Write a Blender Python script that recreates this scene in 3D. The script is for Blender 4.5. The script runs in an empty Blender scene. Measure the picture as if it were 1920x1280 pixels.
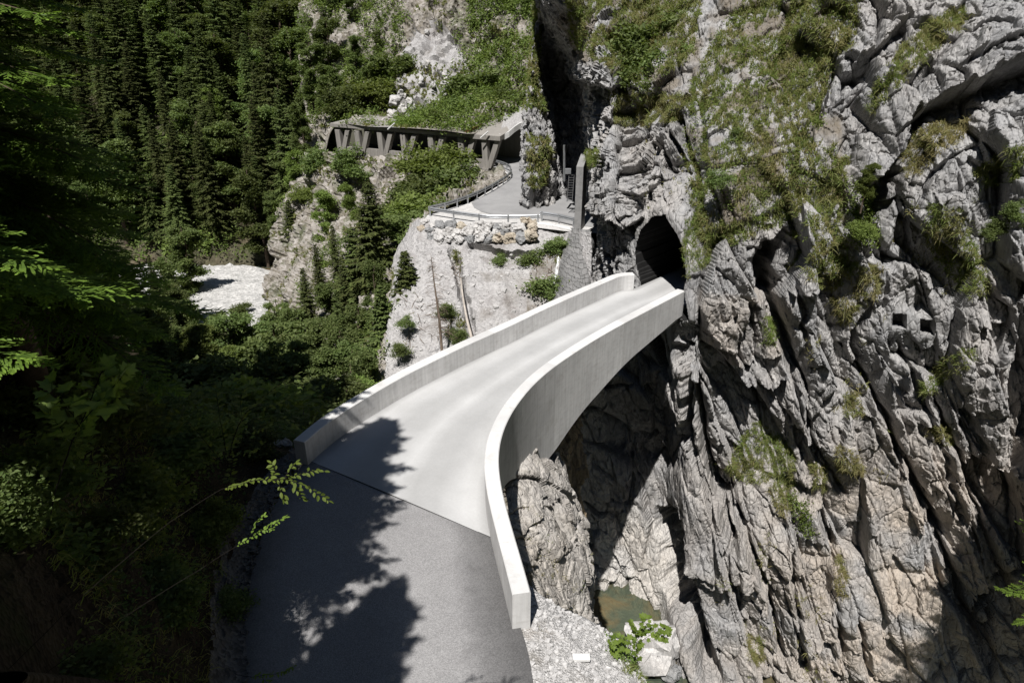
import bpy, math, random, time
import numpy as np
from mathutils import Vector
T0 = time.time()
rng = np.random.default_rng(7)
scene = bpy.context.scene
COL = scene.collection

# ------------------------------------------------------------------ camera model (24 mm lens, 25 deg down, 12 m above the road)
F = 1280.0; P = math.radians(25); CP, SP = math.cos(P), math.sin(P); H = 12.0

def at(px, py, Y):                 # the point seen at photo pixel px,py at forward distance Y
    X = (px - 960) / F; yc = (640 - py) / F
    t = Y / (CP + yc * SP)
    return np.array((X * t, Y, H + (yc * CP - SP) * t))

def atz(px, py, z):                # the point seen at photo pixel px,py at height z
    X = (px - 960) / F; yc = (640 - py) / F
    t = (z - H) / (yc * CP - SP)
    return np.array((X * t, (CP + yc * SP) * t, z))

def proj(V):
    x, y, z = V[..., 0], V[..., 1], V[..., 2] - H
    d = y * CP - z * SP
    d = np.where(np.abs(d) < 1e-6, 1e-6, d)
    return 960 + F * x / d, 640 - F * (y * SP + z * CP) / d, d

# ------------------------------------------------------------------ noise
def _h(ix, iy, iz, s):
    with np.errstate(over='ignore'):
        h = (ix.astype(np.uint32) * np.uint32(0x8da6b343)) ^ (iy.astype(np.uint32) * np.uint32(0xd8163841)) \
            ^ (iz.astype(np.uint32) * np.uint32(0xcb1ab31f)) ^ np.uint32((s * 0x9e3779b1) & 0xffffffff)
        h ^= h >> np.uint32(15); h *= np.uint32(0x2c1b3c6d); h ^= h >> np.uint32(12)
        h *= np.uint32(0x297a2d39); h ^= h >> np.uint32(15)
    return h

def _f(h): return h.astype(np.float32) * np.float32(1 / 4294967296.0)

def vnoise(p, s=0):
    i = np.floor(p).astype(np.int64); f = (p - i).astype(np.float32)
    u = f * f * f * (f * (f * 6 - 15) + 10)
    r = 0
    for dx in (0, 1):
        wx = u[:, 0] if dx else 1 - u[:, 0]
        for dy in (0, 1):
            wy = u[:, 1] if dy else 1 - u[:, 1]
            for dz in (0, 1):
                wz = u[:, 2] if dz else 1 - u[:, 2]
                r = r + wx * wy * wz * _f(_h(i[:, 0] + dx, i[:, 1] + dy, i[:, 2] + dz, s))
    return r * 2 - 1

def fbm(p, o=4, s=0, g=.5):
    a, r, n = 1., 0., 0.
    for k in range(o):
        r = r + a * vnoise(p * (2.03 ** k), s + k * 17); n += a; a *= g
    return r / n

def ridged(p, o=4, s=0):
    a, r, n = 1., 0., 0.
    for k in range(o):
        r = r + a * (1 - np.abs(vnoise(p * (2.1 ** k), s + k * 13)) * 2); n += a; a *= .5
    return r / n

def facet(p, s=0, tilt=.9):
    """broken rock: every Worley cell is a tilted flat face of its own height"""
    i = np.floor(p).astype(np.int64)
    best = np.full(len(p), 9e9, np.float32); val = np.zeros(len(p), np.float32)
    second = best.copy()
    for dx in (-1, 0, 1):
        for dy in (-1, 0, 1):
            for dz in (-1, 0, 1):
                c = i + np.array((dx, dy, dz))
                h = _h(c[:, 0], c[:, 1], c[:, 2], s)
                jx = _f(h); h2 = h * np.uint32(747796405) + np.uint32(2891336453); h2 ^= h2 >> np.uint32(16)
                jy = _f(h2); h3 = h2 * np.uint32(747796405) + np.uint32(2891336453); h3 ^= h3 >> np.uint32(16)
                jz = _f(h3); h4 = h3 * np.uint32(747796405) + np.uint32(1013904223); h4 ^= h4 >> np.uint32(16)
                o = _f(h4)
                d = (np.stack((c[:, 0] + jx, c[:, 1] + jy, c[:, 2] + jz), 1) - p).astype(np.float32)
                D = (d * d).sum(1)
                v = (o * 2 - 1) + tilt * (d[:, 0] * (jy * 2 - 1) + d[:, 1] * (jz * 2 - 1) + d[:, 2] * (jx * 2 - 1)) * 1.6
                m = D < best
                second = np.where(m, best, np.minimum(second, D))
                val = np.where(m, v, val); best = np.where(m, D, best)
    return val, np.sqrt(second) - np.sqrt(best)

def sstep(a, b, x):
    t = np.clip((x - a) / (b - a), 0, 1); return t * t * (3 - 2 * t)

def polydist(px, py, pts):
    """unsigned distance to a polyline in photo pixels, and its sign (+ above / left of travel)"""
    best = np.full(px.shape, 9e9); sg = np.zeros(px.shape); tt = np.zeros(px.shape)
    n = len(pts) - 1
    for k in range(n):
        ax, ay = pts[k][:2]; bx, by = pts[k + 1][:2]
        dx, dy = bx - ax, by - ay; L = dx * dx + dy * dy
        t = np.clip(((px - ax) * dx + (py - ay) * dy) / L, 0, 1)
        ex, ey = px - ax - t * dx, py - ay - t * dy
        d = np.hypot(ex, ey); m = d < best
        best = np.where(m, d, best)
        sg = np.where(m, np.sign(dx * ey - dy * ex), sg); tt = np.where(m, (k + t) / n, tt)
    return best, sg, tt

def inpoly(px, py, pts):
    r = np.zeros(px.shape, bool); n = len(pts)
    for k in range(n):
        x1, y1 = pts[k]; x2, y2 = pts[(k + 1) % n]
        if y1 == y2: continue
        c = ((y1 > py) != (y2 > py)) & (px < (x2 - x1) * (py - y1) / (y2 - y1) + x1)
        r ^= c
    return r

# ------------------------------------------------------------------ mesh helpers
def mesh(name, V, Fq, mat=None, attrs=None, smooth=False, mats=None, mi=None, link=True, parent=None):
    """Fq: (n,k) int array or a list of such arrays"""
    Fs = Fq if isinstance(Fq, list) else [Fq]
    Fs = [np.asarray(f, np.int32) for f in Fs if len(f)]
    V = np.asarray(V, np.float32)
    me = bpy.data.meshes.new(name)
    me.vertices.add(len(V)); me.vertices.foreach_set('co', V.ravel())
    nl = sum(f.size for f in Fs); nf = sum(len(f) for f in Fs)
    me.loops.add(nl); me.loops.foreach_set('vertex_index', np.concatenate([f.ravel() for f in Fs]))
    st = []; o = 0
    for f in Fs:
        st.append(o + np.arange(len(f)) * f.shape[1]); o += f.size
    me.polygons.add(nf); me.polygons.foreach_set('loop_start', np.concatenate(st).astype(np.int32))
    if mi is not None: me.polygons.foreach_set('material_index', np.asarray(mi, np.int32))
    me.update(calc_edges=True)
    if smooth: me.polygons.foreach_set('use_smooth', np.ones(nf, bool))
    else: me.polygons.foreach_set('use_smooth', np.zeros(nf, bool))
    for k, a in (attrs or {}).items():
        at_ = me.attributes.new(k, 'FLOAT', 'POINT'); at_.data.foreach_set('value', np.asarray(a, np.float32))
    for m in (mats or ([mat] if mat else [])): me.materials.append(m)
    me.validate()
    o = bpy.data.objects.new(name, me)
    if link: COL.objects.link(o)
    if parent is not None: o.parent = parent
    return o

def tag(o, label=None, cat=None, group=None, kind=None):
    if label: o['label'] = label
    if cat: o['category'] = cat
    if group: o['group'] = group
    if kind: o['kind'] = kind
    return o

def empty(name, loc, rz=0., label=None, cat=None, group=None):
    o = bpy.data.objects.new(name, None); COL.objects.link(o)
    o.location = [float(v) for v in loc]; o.rotation_euler = (0, 0, rz); o.empty_display_size = .2
    return tag(o, label, cat, group)

def grid_faces(R, C):
    i = np.arange(R * C).reshape(R, C)
    return np.stack((i[:-1, :-1].ravel(), i[:-1, 1:].ravel(), i[1:, 1:].ravel(), i[1:, :-1].ravel()), 1)

class MB:
    """collects simple shapes into one mesh"""
    def __init__(s): s.V = []; s.F4 = []; s.F3 = []; s.n = 0
    def add(s, V, q=None, t=None):
        V = np.asarray(V, float).reshape(-1, 3)
        if q is not None and len(q): s.F4.append(np.asarray(q) + s.n)
        if t is not None and len(t): s.F3.append(np.asarray(t) + s.n)
        s.V.append(V); s.n += len(V)
    def hexa(s, c8):               # 8 corners: bottom 4 (ccw), top 4
        s.add(c8, [(3, 2, 1, 0), (4, 5, 6, 7), (0, 1, 5, 4), (1, 2, 6, 5), (2, 3, 7, 6), (3, 0, 4, 7)])
    def box(s, c, sz, rz=0.):
        x, y, z = [v / 2 for v in sz]; ca, sa = math.cos(rz), math.sin(rz)
        c8 = [(a * ca - b * sa + c[0], a * sa + b * ca + c[1], d + c[2]) for d in (-z, z) for a, b in ((-x, -y), (x, -y), (x, y), (-x, y))]
        s.hexa(c8)
    def tube(s, pts, rad, n=7, cap=True):
        pts = np.asarray(pts, float); m = len(pts); rad = np.broadcast_to(np.asarray(rad, float), (m,))
        T = np.gradient(pts, axis=0); T /= np.linalg.norm(T, axis=1)[:, None] + 1e-9
        up = np.array((0, 0, 1.)) if abs(T[0, 2]) < .9 else np.array((1., 0, 0))
        U = np.cross(T, up); U /= np.linalg.norm(U, axis=1)[:, None] + 1e-9
        W = np.cross(U, T)
        a = np.arange(n) * 2 * math.pi / n
        V = pts[:, None] + rad[:, None, None] * (np.cos(a)[None, :, None] * U[:, None] + np.sin(a)[None, :, None] * W[:, None])
        i = np.arange(m * n).reshape(m, n); j = np.roll(i, -1, 1)
        q = np.stack((i[:-1].ravel(), j[:-1].ravel(), j[1:].ravel(), i[1:].ravel()), 1)
        V = V.reshape(-1, 3); t = []
        if cap:
            V = np.vstack((V, pts[0], pts[-1]))
            t = [(j[0, k], i[0, k], m * n) for k in range(n)] + [(i[-1, k], j[-1, k], m * n + 1) for k in range(n)]
        s.add(V, q, t)
    def build(s, name, mat, parent=None, smooth=False, bevel=0., link=True):
        Fs = []
        if s.F4: Fs.append(np.concatenate(s.F4))
        if s.F3: Fs.append(np.concatenate(s.F3))
        o = mesh(name, np.concatenate(s.V), Fs, mat, smooth=smooth, parent=parent, link=link)
        if bevel:
            b = o.modifiers.new('bevel', 'BEVEL'); b.width = bevel; b.segments = 2; b.limit_method = 'ANGLE'
        return o

# ------------------------------------------------------------------ control-net surfaces
def catmull(P0, P1, P2, P3, t):
    return .5 * ((2 * P1) + (-P0 + P2) * t + (2 * P0 - 5 * P1 + 4 * P2 - P3) * t * t + (-P0 + 3 * P1 - 3 * P2 + P3) * t ** 3)

def interp(A, ns):
    """cubic interpolation along axis 0, ns[k] samples in segment k"""
    n = len(A); out = []
    for k in range(n - 1):
        p1, p2 = A[k], A[k + 1]
        p0 = A[k - 1] if k else 2 * p1 - p2
        p3 = A[k + 2] if k + 2 < n else 2 * p2 - p1
        t = (np.arange(ns[k]) / ns[k]).reshape((-1,) + (1,) * (A.ndim - 1))
        out.append(catmull(p0, p1, p2, p3, t))
    out.append(A[-1:])
    return np.concatenate(out)

def net(rows, res, coarse=10., wres=0.):
    pix = np.array([[(c[0], c[1]) if len(c) == 3 else (9e4, 9e4) for c in r] for r in rows], float)
    W = np.array([[at(*c) if len(c) == 3 else np.array(c[1:]) for c in r] for r in rows], float)
    def counts(pa, wa):
        n = []
        for k in range(len(pa) - 1):
            L = 1
            for a, b, p, q in zip(pa[k], pa[k + 1], wa[k], wa[k + 1]):
                if max(a.max(), b.max()) > 8e4: L = max(L, min(40, np.linalg.norm(p - q) / .3)); continue
                inside = [(-60 < v[0] < 1980 and -60 < v[1] < 1340) for v in (a, b)]
                d = np.hypot(*(a - b))
                L = max(L, d / (res if any(inside) else coarse))
                if wres and any(inside) and max(p[1], q[1]) < 47: L = max(L, np.linalg.norm(p - q) / wres)
            n.append(max(1, int(round(L))))
        return n
    nr = counts(pix, W); nc = counts(pix.transpose(1, 0, 2), W.transpose(1, 0, 2))
    G = interp(W, nr)
    G = interp(G.transpose(1, 0, 2), nc).transpose(1, 0, 2)
    return G

def normals(G, toward=None):
    du = np.gradient(G, axis=1); dv = np.gradient(G, axis=0)
    N = np.cross(du, dv); N /= np.linalg.norm(N, axis=2)[..., None] + 1e-12
    if toward is not None:
        s = np.sign(((np.asarray(toward) - G) * N).sum(2)); s[s == 0] = 1
        if s.mean() < 0: N = -N
    return N

def smooth2(A, k):
    for _ in range(k):
        B = np.pad(A, ((1, 1), (1, 1)) + ((0, 0),) * (A.ndim - 2), mode='edge')
        A = (B[:-2, 1:-1] + B[2:, 1:-1] + B[1:-1, :-2] + B[1:-1, 2:] + 2 * A) / 6
    return A
RES_CLIFF = 2.0
# ------------------------------------------------------------------ materials
class NT:
    def __init__(s, name):
        s.m = bpy.data.materials.new(name); s.m.use_nodes = True
        s.t = s.m.node_tree; s.t.nodes.clear()
        s.out = s.t.nodes.new('ShaderNodeOutputMaterial')
    def n(s, typ, **kw):
        x = s.t.nodes.new('ShaderNode' + typ)
        for k, v in kw.items():
            if k.startswith('i_'): x.inputs[k[2:].replace('_', ' ')].default_value = v
            else: setattr(x, k, v)
        return x
    def l(s, a, b): s.t.links.new(a, b)
    def coord(s, obj=False):
        return s.n('TexCoord').outputs['Object'] if obj else s.n('NewGeometry').outputs['Position']
    def mapped(s, src, scale=(1, 1, 1), rot=(0, 0, 0)):
        x = s.n('Mapping'); x.inputs['Scale'].default_value = scale; x.inputs['Rotation'].default_value = rot
        s.l(src, x.inputs['Vector']); return x.outputs['Vector']
    def noise(s, src, scale, detail=6, rough=.6, dist=0.):
        x = s.n('TexNoise'); x.inputs['Scale'].default_value = scale; x.inputs['Detail'].default_value = detail
        x.inputs['Roughness'].default_value = rough; x.inputs['Distortion'].default_value = dist
        s.l(src, x.inputs['Vector']); return x.outputs['Fac']
    def vor(s, src, scale, feature='F1', out='Distance'):
        x = s.n('TexVoronoi', feature=feature); x.inputs['Scale'].default_value = scale
        s.l(src, x.inputs['Vector']); return x.outputs[out]
    def ramp(s, fac, *stops):
        x = s.n('ValToRGB'); e = x.color_ramp.elements
        while len(e) < len(stops): e.new(.5)
        for k, (p, c) in enumerate(stops):
            e[k].position = p; c = (c, c, c) if not hasattr(c, '__len__') else c
            e[k].color = (*c[:3], 1)
        s.l(fac, x.inputs['Fac']); return x.outputs['Color']
    def mix(s, fac, a, b, mode='MIX'):
        x = s.n('MixRGB', blend_type=mode)
        for k, v in (('Fac', fac), ('Color1', a), ('Color2', b)):
            if hasattr(v, 'is_output'): s.l(v, x.inputs[k])
            elif k == 'Fac': x.inputs[k].default_value = v
            else: x.inputs[k].default_value = (*v[:3], 1)
        return x.outputs['Color']
    def math(s, op, a, b=0.):
        x = s.n('Math', operation=op)
        for k, v in enumerate((a, b)):
            if hasattr(v, 'is_output'): s.l(v, x.inputs[k])
            else: x.inputs[k].default_value = v
        return x.outputs[0]
    def attr(s, name): return s.n('Attribute', attribute_name=name).outputs['Fac']
    def bump(s, h, strength=.5, dist=.1, prev=None):
        x = s.n('Bump'); x.inputs['Strength'].default_value = strength; x.inputs['Distance'].default_value = dist
        s.l(h, x.inputs['Height'])
        if prev is not None: s.l(prev, x.inputs['Normal'])
        return x.outputs['Normal']
    def bsdf(s, col, rough=.9, normal=None, spec=.2, metal=0.):
        b = s.n('BsdfPrincipled')
        for k, v in (('Base Color', col), ('Roughness', rough), ('Metallic', metal)):
            if hasattr(v, 'is_output'): s.l(v, b.inputs[k])
            elif hasattr(v, '__len__'): b.inputs[k].default_value = (*v[:3], 1)
            else: b.inputs[k].default_value = v
        b.inputs['Specular IOR Level'].default_value = spec
        if normal is not None: s.l(normal, b.inputs['Normal'])
        s.l(b.outputs[0], s.out.inputs['Surface']); return b

def plain(name, col, rough=.8, var=.15, scale=3., metal=0., spec=.2, bump=0., bscale=20.):
    t = NT(name); c = t.coord()
    f = t.noise(c, scale, 6, .65)
    a = tuple(v * (1 - var) for v in col); b = tuple(min(1, v * (1 + var)) for v in col)
    nm = t.bump(t.noise(c, bscale, 4), .6, bump) if bump else None
    t.bsdf(t.ramp(f, (.3, a), (.7, b)), rough, nm, spec, metal)
    return t.m

def rock_mat(name, grey=(.30, .30, .306), light=(.465, .46, .455), dark=(.12, .118, .118), warm=(.50, .435, .37), bumpd=.06):
    t = NT(name); c = t.coord()
    rot = t.mapped(c, (1.6, 1.2, .42), (0, math.radians(24), 0))
    big = t.noise(c, .22, 5, .6); med = t.noise(rot, 1.1, 7, .68); fine = t.noise(rot, 5.5, 6, .7)
    col = t.mix(t.ramp(med, (.36, 0.), (.66, 1.)), grey, light)
    col = t.mix(t.math('MULTIPLY', t.ramp(big, (.45, 0.), (.75, 1.)), .4), col, warm)
    col = t.mix(t.attr('warm'), col, warm)
    st = t.math('MULTIPLY', t.ramp(t.noise(rot, .55, 6, .72, .4), (.5, 0.), (.68, 1.)), .6)
    col = t.mix(st, col, dark)
    crack = t.vor(t.mapped(c, (2.2, 1.6, .8), (0, math.radians(24), 0)), 1.6, 'DISTANCE_TO_EDGE')
    ck = t.ramp(crack, (.0, 1.), (.05, 0.))
    col = t.mix(t.math('MULTIPLY', ck, t.math('MULTIPLY', t.ramp(med, (.45, 0.), (.62, 1.)), .3)), col, dark)
    col = t.mix(.9, col, t.ramp(fine, (.25, (.6, .6, .6)), (.75, (1.25, 1.24, 1.22))), 'MULTIPLY')
    col = t.mix(t.math('MULTIPLY', t.attr('soil'), t.ramp(fine, (.3, .5), (.6, 1.))), col, (.16, .125, .08))
    hgt = t.math('ADD', fine, t.math('MULTIPLY', t.ramp(crack, (0., 0.), (.12, 1.)), .6))
    nb = t.bump(hgt, .9, bumpd)
    nb = t.bump(t.noise(c, 26., 4, .7), .6, bumpd * .25, nb)
    t.bsdf(col, .92, nb, .15)
    return t.m

def gravel_mat(name, a, b, scale=9., bumpd=.05, patch=None):
    t = NT(name); c = t.coord()
    x = t.n('TexVoronoi', feature='F1'); x.inputs['Scale'].default_value = scale; t.l(c, x.inputs['Vector'])
    cell = t.n('SeparateColor'); t.l(x.outputs['Color'], cell.inputs[0])
    n = t.noise(c, .5, 7, .7)
    f = t.math('ADD', t.math('MULTIPLY', cell.outputs[0], .55), t.math('MULTIPLY', n, .5))
    col = t.ramp(f, (.2, a), (.8, b))
    if patch: col = t.mix(t.math('MULTIPLY', t.ramp(t.noise(c, .35, 6, .7, .5), (.52, 0.), (.66, 1.)), .8), col, patch)
    col = t.mix(t.attr('soil'), col, (.13, .105, .07))
    nb = t.bump(t.math('ADD', x.outputs['Distance'], t.noise(c, scale * .3, 6, .7)), .9, bumpd)
    t.bsdf(col, .95, nb, .1); return t.m

def leaf_mat(name, a, b, trans=.35, rough=.55):
    t = NT(name)
    oi = t.n('ObjectInfo'); at_ = t.attr('tint')
    base = t.mix(at_, a, b)
    hs = t.n('HueSaturation'); t.l(base, hs.inputs['Color'])
    t.l(t.math('ADD', t.math('MULTIPLY', oi.outputs['Random'], .7), .65), hs.inputs['Value'])
    t.l(t.math('ADD', t.math('MULTIPLY', oi.outputs['Random'], .03), .485), hs.inputs['Hue'])
    d = t.n('BsdfPrincipled'); d.inputs['Roughness'].default_value = rough; d.inputs['Specular IOR Level'].default_value = .25
    t.l(hs.outputs[0], d.inputs['Base Color'])
    tr = t.n('BsdfTranslucent'); t.l(t.mix(1., hs.outputs[0], (1.15, 1.2, .6), 'MULTIPLY'), tr.inputs['Color'])
    m = t.n('MixShader'); m.inputs['Fac'].default_value = trans
    t.l(d.outputs[0], m.inputs[1]); t.l(tr.outputs[0], m.inputs[2]); t.l(m.outputs[0], t.out.inputs['Surface'])
    return t.m

def concrete_mat(name, base, streak=.35, board=True):
    t = NT(name); c = t.coord()
    v = t.noise(t.mapped(c, (5., 5., .25)), 1.6, 6, .7)      # streaks that run down
    n = t.noise(c, .8, 7, .65); f = t.noise(c, 30., 4, .7)
    col = t.mix(t.ramp(n, (.3, 0.), (.7, 1.)), tuple(x * .86 for x in base), tuple(min(1, x * 1.08) for x in base))
    g = t.n('NewGeometry'); sep = t.n('SeparateXYZ'); t.l(g.outputs['True Normal'], sep.inputs[0])
    side = t.ramp(t.math('ABSOLUTE', sep.outputs[2]), (.3, 1.), (.7, 0.))
    col = t.mix(t.math('MULTIPLY', t.math('MULTIPLY', t.ramp(v, (.42, 0.), (.7, 1.)), side), streak), col, tuple(x * .45 for x in base))
    u = t.math('DIVIDE', t.attr('u'), 2.45); fr = t.math('FRACT', u); fl = t.math('FLOOR', u)
    wn = t.n('TexWhiteNoise', noise_dimensions='1D'); t.l(fl, wn.inputs['W'])
    has = t.math('GREATER_THAN', t.attr('u'), .001)
    col = t.mix(t.math('MULTIPLY', has, 1.), col, t.mix(1., col, t.ramp(wn.outputs['Value'], (0., .9), (1., 1.04)), 'MULTIPLY'))
    jt_ = t.ramp(fr, (0., 1.), (.008, 0.)); col = t.mix(t.math('MULTIPLY', t.math('MULTIPLY', jt_, has), .4), col, (.22, .21, .20))
    foot = t.ramp(t.noise(t.mapped(c, (1., 1., 3.)), 2.6, 7, .75), (.5, 0.), (.66, 1.)); col = t.mix(t.math('MULTIPLY', t.math('MULTIPLY', foot, side), .25), col, (.30, .28, .25))
    spk = t.ramp(t.vor(c, 5.), (.0, 1.), (.06, 0.))
    col = t.mix(t.math('MULTIPLY', spk, .35), col, tuple(x * .4 for x in base))
    dirt = t.ramp(t.noise(c, 1.7, 8, .75, .3), (.54, 0.), (.72, 1.))
    col = t.mix(t.math('MULTIPLY', dirt, .36), col, (.30, .27, .23))
    nb = t.bump(t.math('ADD', t.math('MULTIPLY', v, .6), t.math('MULTIPLY', f, .4)), .35, .012)
    t.bsdf(col, .85, nb, .25); return t.m

M = {}
M['rock'] = rock_mat('limestone')
M['rock_pale'] = rock_mat('pale_limestone', (.50, .49, .48), (.66, .64, .61), (.17, .165, .16), (.55, .49, .42))
M['rock_warm'] = rock_mat('warm_limestone', (.36, .335, .30), (.50, .46, .40), (.10, .09, .075), (.36, .27, .17), .05)
M['scree'] = gravel_mat('scree', (.30, .29, .285), (.47, .455, .445), 8., .04, (.26, .24, .23))
M['gravel'] = gravel_mat('gravel', (.27, .262, .25), (.64, .62, .60), 26., .03, (.30, .25, .20))
M['riverbed'] = gravel_mat('river_gravel', (.34, .335, .32), (.60, .585, .56), 3.2, .1)
M['hill'] = gravel_mat('hill_soil', (.17, .15, .115), (.40, .37, .34), 2.5, .12, (.07, .085, .035))
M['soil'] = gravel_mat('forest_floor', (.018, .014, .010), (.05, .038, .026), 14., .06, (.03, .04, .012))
M['concrete'] = concrete_mat('pale_concrete', (.70, .69, .675), .36)
M['oldconcrete'] = concrete_mat('weathered_concrete', (.30, .28, .255), .75)
M['steel'] = plain('galvanised_steel', (.42, .43, .44), .4, .2, 2., .7, .5)
M['bark'] = plain('bark', (.10, .075, .055), .95, .4, 4., bump=.02, bscale=25)
M['deadwood'] = plain('dead_wood', (.20, .155, .12), .95, .35, 4.)
M['barewood'] = plain('bleached_wood', (.46, .41, .36), .9, .25, 3.)
M['spruce'] = leaf_mat('spruce_needles', (.055, .078, .024), (.15, .175, .055), .28)
M['spruce_fresh'] = leaf_mat('fresh_spruce_needles', (.06, .10, .02), (.20, .30, .045), .35)
M['broad'] = leaf_mat('broad_leaves', (.085, .125, .035), (.20, .245, .085), .42)
M['broad_light'] = leaf_mat('light_leaves', (.115, .16, .035), (.25, .31, .09), .44)
M['grass'] = leaf_mat('alpine_grass', (.31, .265, .13), (.165, .24, .05), .4)
M['herb'] = leaf_mat('slope_herbs', (.09, .14, .03), (.22, .29, .075), .4)
M['fresh_leaf'] = leaf_mat('fresh_leaves', (.12, .19, .03), (.24, .34, .06), .45)

M['shade_leaf'] = leaf_mat('shade_darkened_leaves', (.045, .075, .022), (.085, .125, .04), .35)  # darker leaf copy, with the forest shade put into the colour
M['twig'] = plain('dark_twig', (.016, .013, .010), .9, .3, 8.)
# ------------------------------------------------------------------ bridge
def line3(pts, z, n):
    W = np.array([atz(a, b, z) for a, b in pts])
    s = np.r_[0, np.cumsum(np.linalg.norm(np.diff(W, axis=0), axis=1))]
    D = interp(W, [12] * (len(W) - 1))
    s = np.r_[0, np.cumsum(np.linalg.norm(np.diff(D, axis=0), axis=1))]
    u = np.linspace(0, s[-1], n)
    R = np.stack([np.interp(u, s, D[:, k]) for k in range(3)], 1)
    k = 5; Pd = np.pad(R, ((k, k), (0, 0)), mode='reflect', reflect_type='odd')
    return sum(Pd[i:i + n] for i in range(2 * k + 1)) / (2 * k + 1)
NB = 90
R_out = line3([(1276, 547), (1180, 600), (1110, 641), (1027, 695), (987, 740), (960, 777), (946, 805), (937, 840), (935, 870), (940, 910), (952, 968), (969, 1030), (991, 1111)], 1., NB)
R_in = line3([(1267, 545), (1206, 575), (1109, 624), (1027, 677), (979, 714), (946, 748), (922, 787), (908, 825), (904, 870), (908, 904), (919, 950), (942, 1024), (965, 1112)], 1., NB)
# even out the parapet width
C_ = (R_out + R_in) / 2; T_ = np.gradient(C_, axis=0); T_ /= np.linalg.norm(T_, axis=1)[:, None]
Nn = np.stack((-T_[:, 1], T_[:, 0], 0 * T_[:, 0]), 1); Nn *= np.sign(((R_out - R_in) * Nn).sum(1).mean())
wid = ((R_out - R_in) * Nn).sum(1)
print('right parapet width', wid[::12].round(2))
PW = .40
L_in = line3([(1190, 515), (1180, 510), (1165, 516), (1030, 575), (954, 612), (889, 640), (816, 675), (759, 703), (702, 736), (642, 772), (600, 802), (571, 829)], .8, NB)
T2 = np.gradient(L_in, axis=0); T2 /= np.linalg.norm(T2, axis=1)[:, None]
N2 = np.stack((-T2[:, 1], T2[:, 0], 0 * T2[:, 0]), 1)
if N2[45, 0] > 0: N2 = -N2
L_in[:, :2] = L_in[:, :2]
L_out = L_in + N2 * PW
R_in = C_ - Nn * PW / 2; R_out = C_ + Nn * PW / 2
for A_ in (R_in, R_out): A_[0] = A_[1] + (A_[1] - A_[3]) / np.linalg.norm(A_[1] - A_[3]) * .5

def soffit(p):
    lo, hi = -4., .9
    sp = [(930, 905), (1000, 890), (1031, 862), (1080, 785), (1174, 679), (1230, 632), (1272, 596), (1290, 580)]
    xs, ys = zip(*sp)
    for _ in range(30):
        z = (lo + hi) / 2; a, b, d = proj(np.array((p[0], p[1], z)))
        if b > np.interp(a, xs, ys): lo = z
        else: hi = z
    return z
zs = np.array([soffit(p) for p in R_out])
k0 = np.argmax([proj(p)[1] > 800 for p in R_out])          # beyond here the wall stands on rock
zs[k0:] = np.linspace(zs[k0 - 1], -.9, NB - k0)
zs = np.convolve(np.pad(zs, 4, mode='edge'), np.ones(9) / 9, 'valid')
print('soffit', zs[::10].round(2))

bridge = empty('road_bridge', (C_[30][0], C_[30][1], 0), 0, 'pale concrete arch bridge with curved solid parapets crossing the gorge to the tunnel', 'bridge')
bo = np.array(bridge.location)

def wall(name, inn, out, zt, zb, mat, parent, off):
    n = len(inn); r = .025
    def pt(a, b, f, z):
        p = a + (b - a) * f; return np.stack((p[:, 0], p[:, 1], np.broadcast_to(z, n)), 1)
    w = PW; zb_in = np.minimum(zb, -.35) 
    rows = [pt(inn, out, 0, zb_in), pt(inn, out, 0, zt - r), pt(inn, out, r / w, zt), pt(inn, out, 1 - r / w, zt), pt(inn, out, 1, zt - r), pt(inn, out, 1, zb)]
    V = np.stack(rows) - off
    k = len(rows); q = list(grid_faces(k, n)) + [(i, i + 1, (k - 1) * n + i + 1, (k - 1) * n + i) for i in range(n - 1)]
    V = V.reshape(-1, 3)
    cap = np.array([[j * n for j in range(k)], [j * n + n - 1 for j in range(k)][::-1]])
    ln_ = np.r_[0, np.cumsum(np.linalg.norm(np.diff(inn, axis=0), axis=1))]
    o = mesh(name, V, [np.array(q), cap], mat, {'u': np.tile(ln_, k)}, parent=parent)
    return o
pr = wall('parapet', R_in, R_out, 1., zs, M['concrete'], bridge, bo)
pl = wall('parapet', L_in, L_out, .8, np.interp(np.linspace(0, 1, NB), np.linspace(0, 1, NB), zs), M['concrete'], bridge, bo)

# deck: strip between the two inner faces, from the tunnel to the joint
A_dir = np.array((.69, .724, 0)); A_dir /= np.linalg.norm(A_dir)
jl, jr = atz(574, 861, 0), atz(923, 1008, 0)
kr = np.argmin(np.linalg.norm(R_in[:, :2] - jr[:2], axis=1))
far_l = L_in[:1] * 1.; far_r = R_in[:1] * 1.
LB_ = L_in * np.array((1, 1, 0))
Lp = np.concatenate([L_in[:1] + A_dir * 22, L_in[:1] + A_dir * 3, L_in])
Rp = np.concatenate([R_in[:1] + A_dir * 20, R_in[:1] + A_dir * 3, R_in[:kr + 1]])
def resamp(L, n):
    s = np.r_[0, np.cumsum(np.linalg.norm(np.diff(L, axis=0), axis=1))]; u = np.linspace(0, s[-1], n)
    return np.stack([np.interp(u, s, L[:, k]) for k in range(3)], 1)
Lr, Rr = resamp(Lp, 160), resamp(Rp, 160)
Lr[-1] = jl; Rr[-1] = jr
ND = 33
f = np.linspace(-.03, 1.03, ND)[None, :, None]
G = Lr[:, None] * (1 - f) + Rr[:, None] * f
cam = np.sin(np.pi * np.clip(f[..., 0], 0, 1)) * .03
G[..., 2] = cam
top = G.reshape(-1, 3)
zb = np.interp(np.linspace(0, 1, 160), np.r_[0, .45, 1], np.r_[-.5, -.5, -2.])
Bt = np.stack((G[:, 0], G[:, -1]), 1); Bt[..., 2] = zb[:, None]
tr = np.broadcast_to(f[..., 0], (160, ND)).ravel()
nt = len(top)
V = np.vstack((top, Bt.reshape(-1, 3))) - bo
q = [grid_faces(160, ND)]
ex = []
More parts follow.
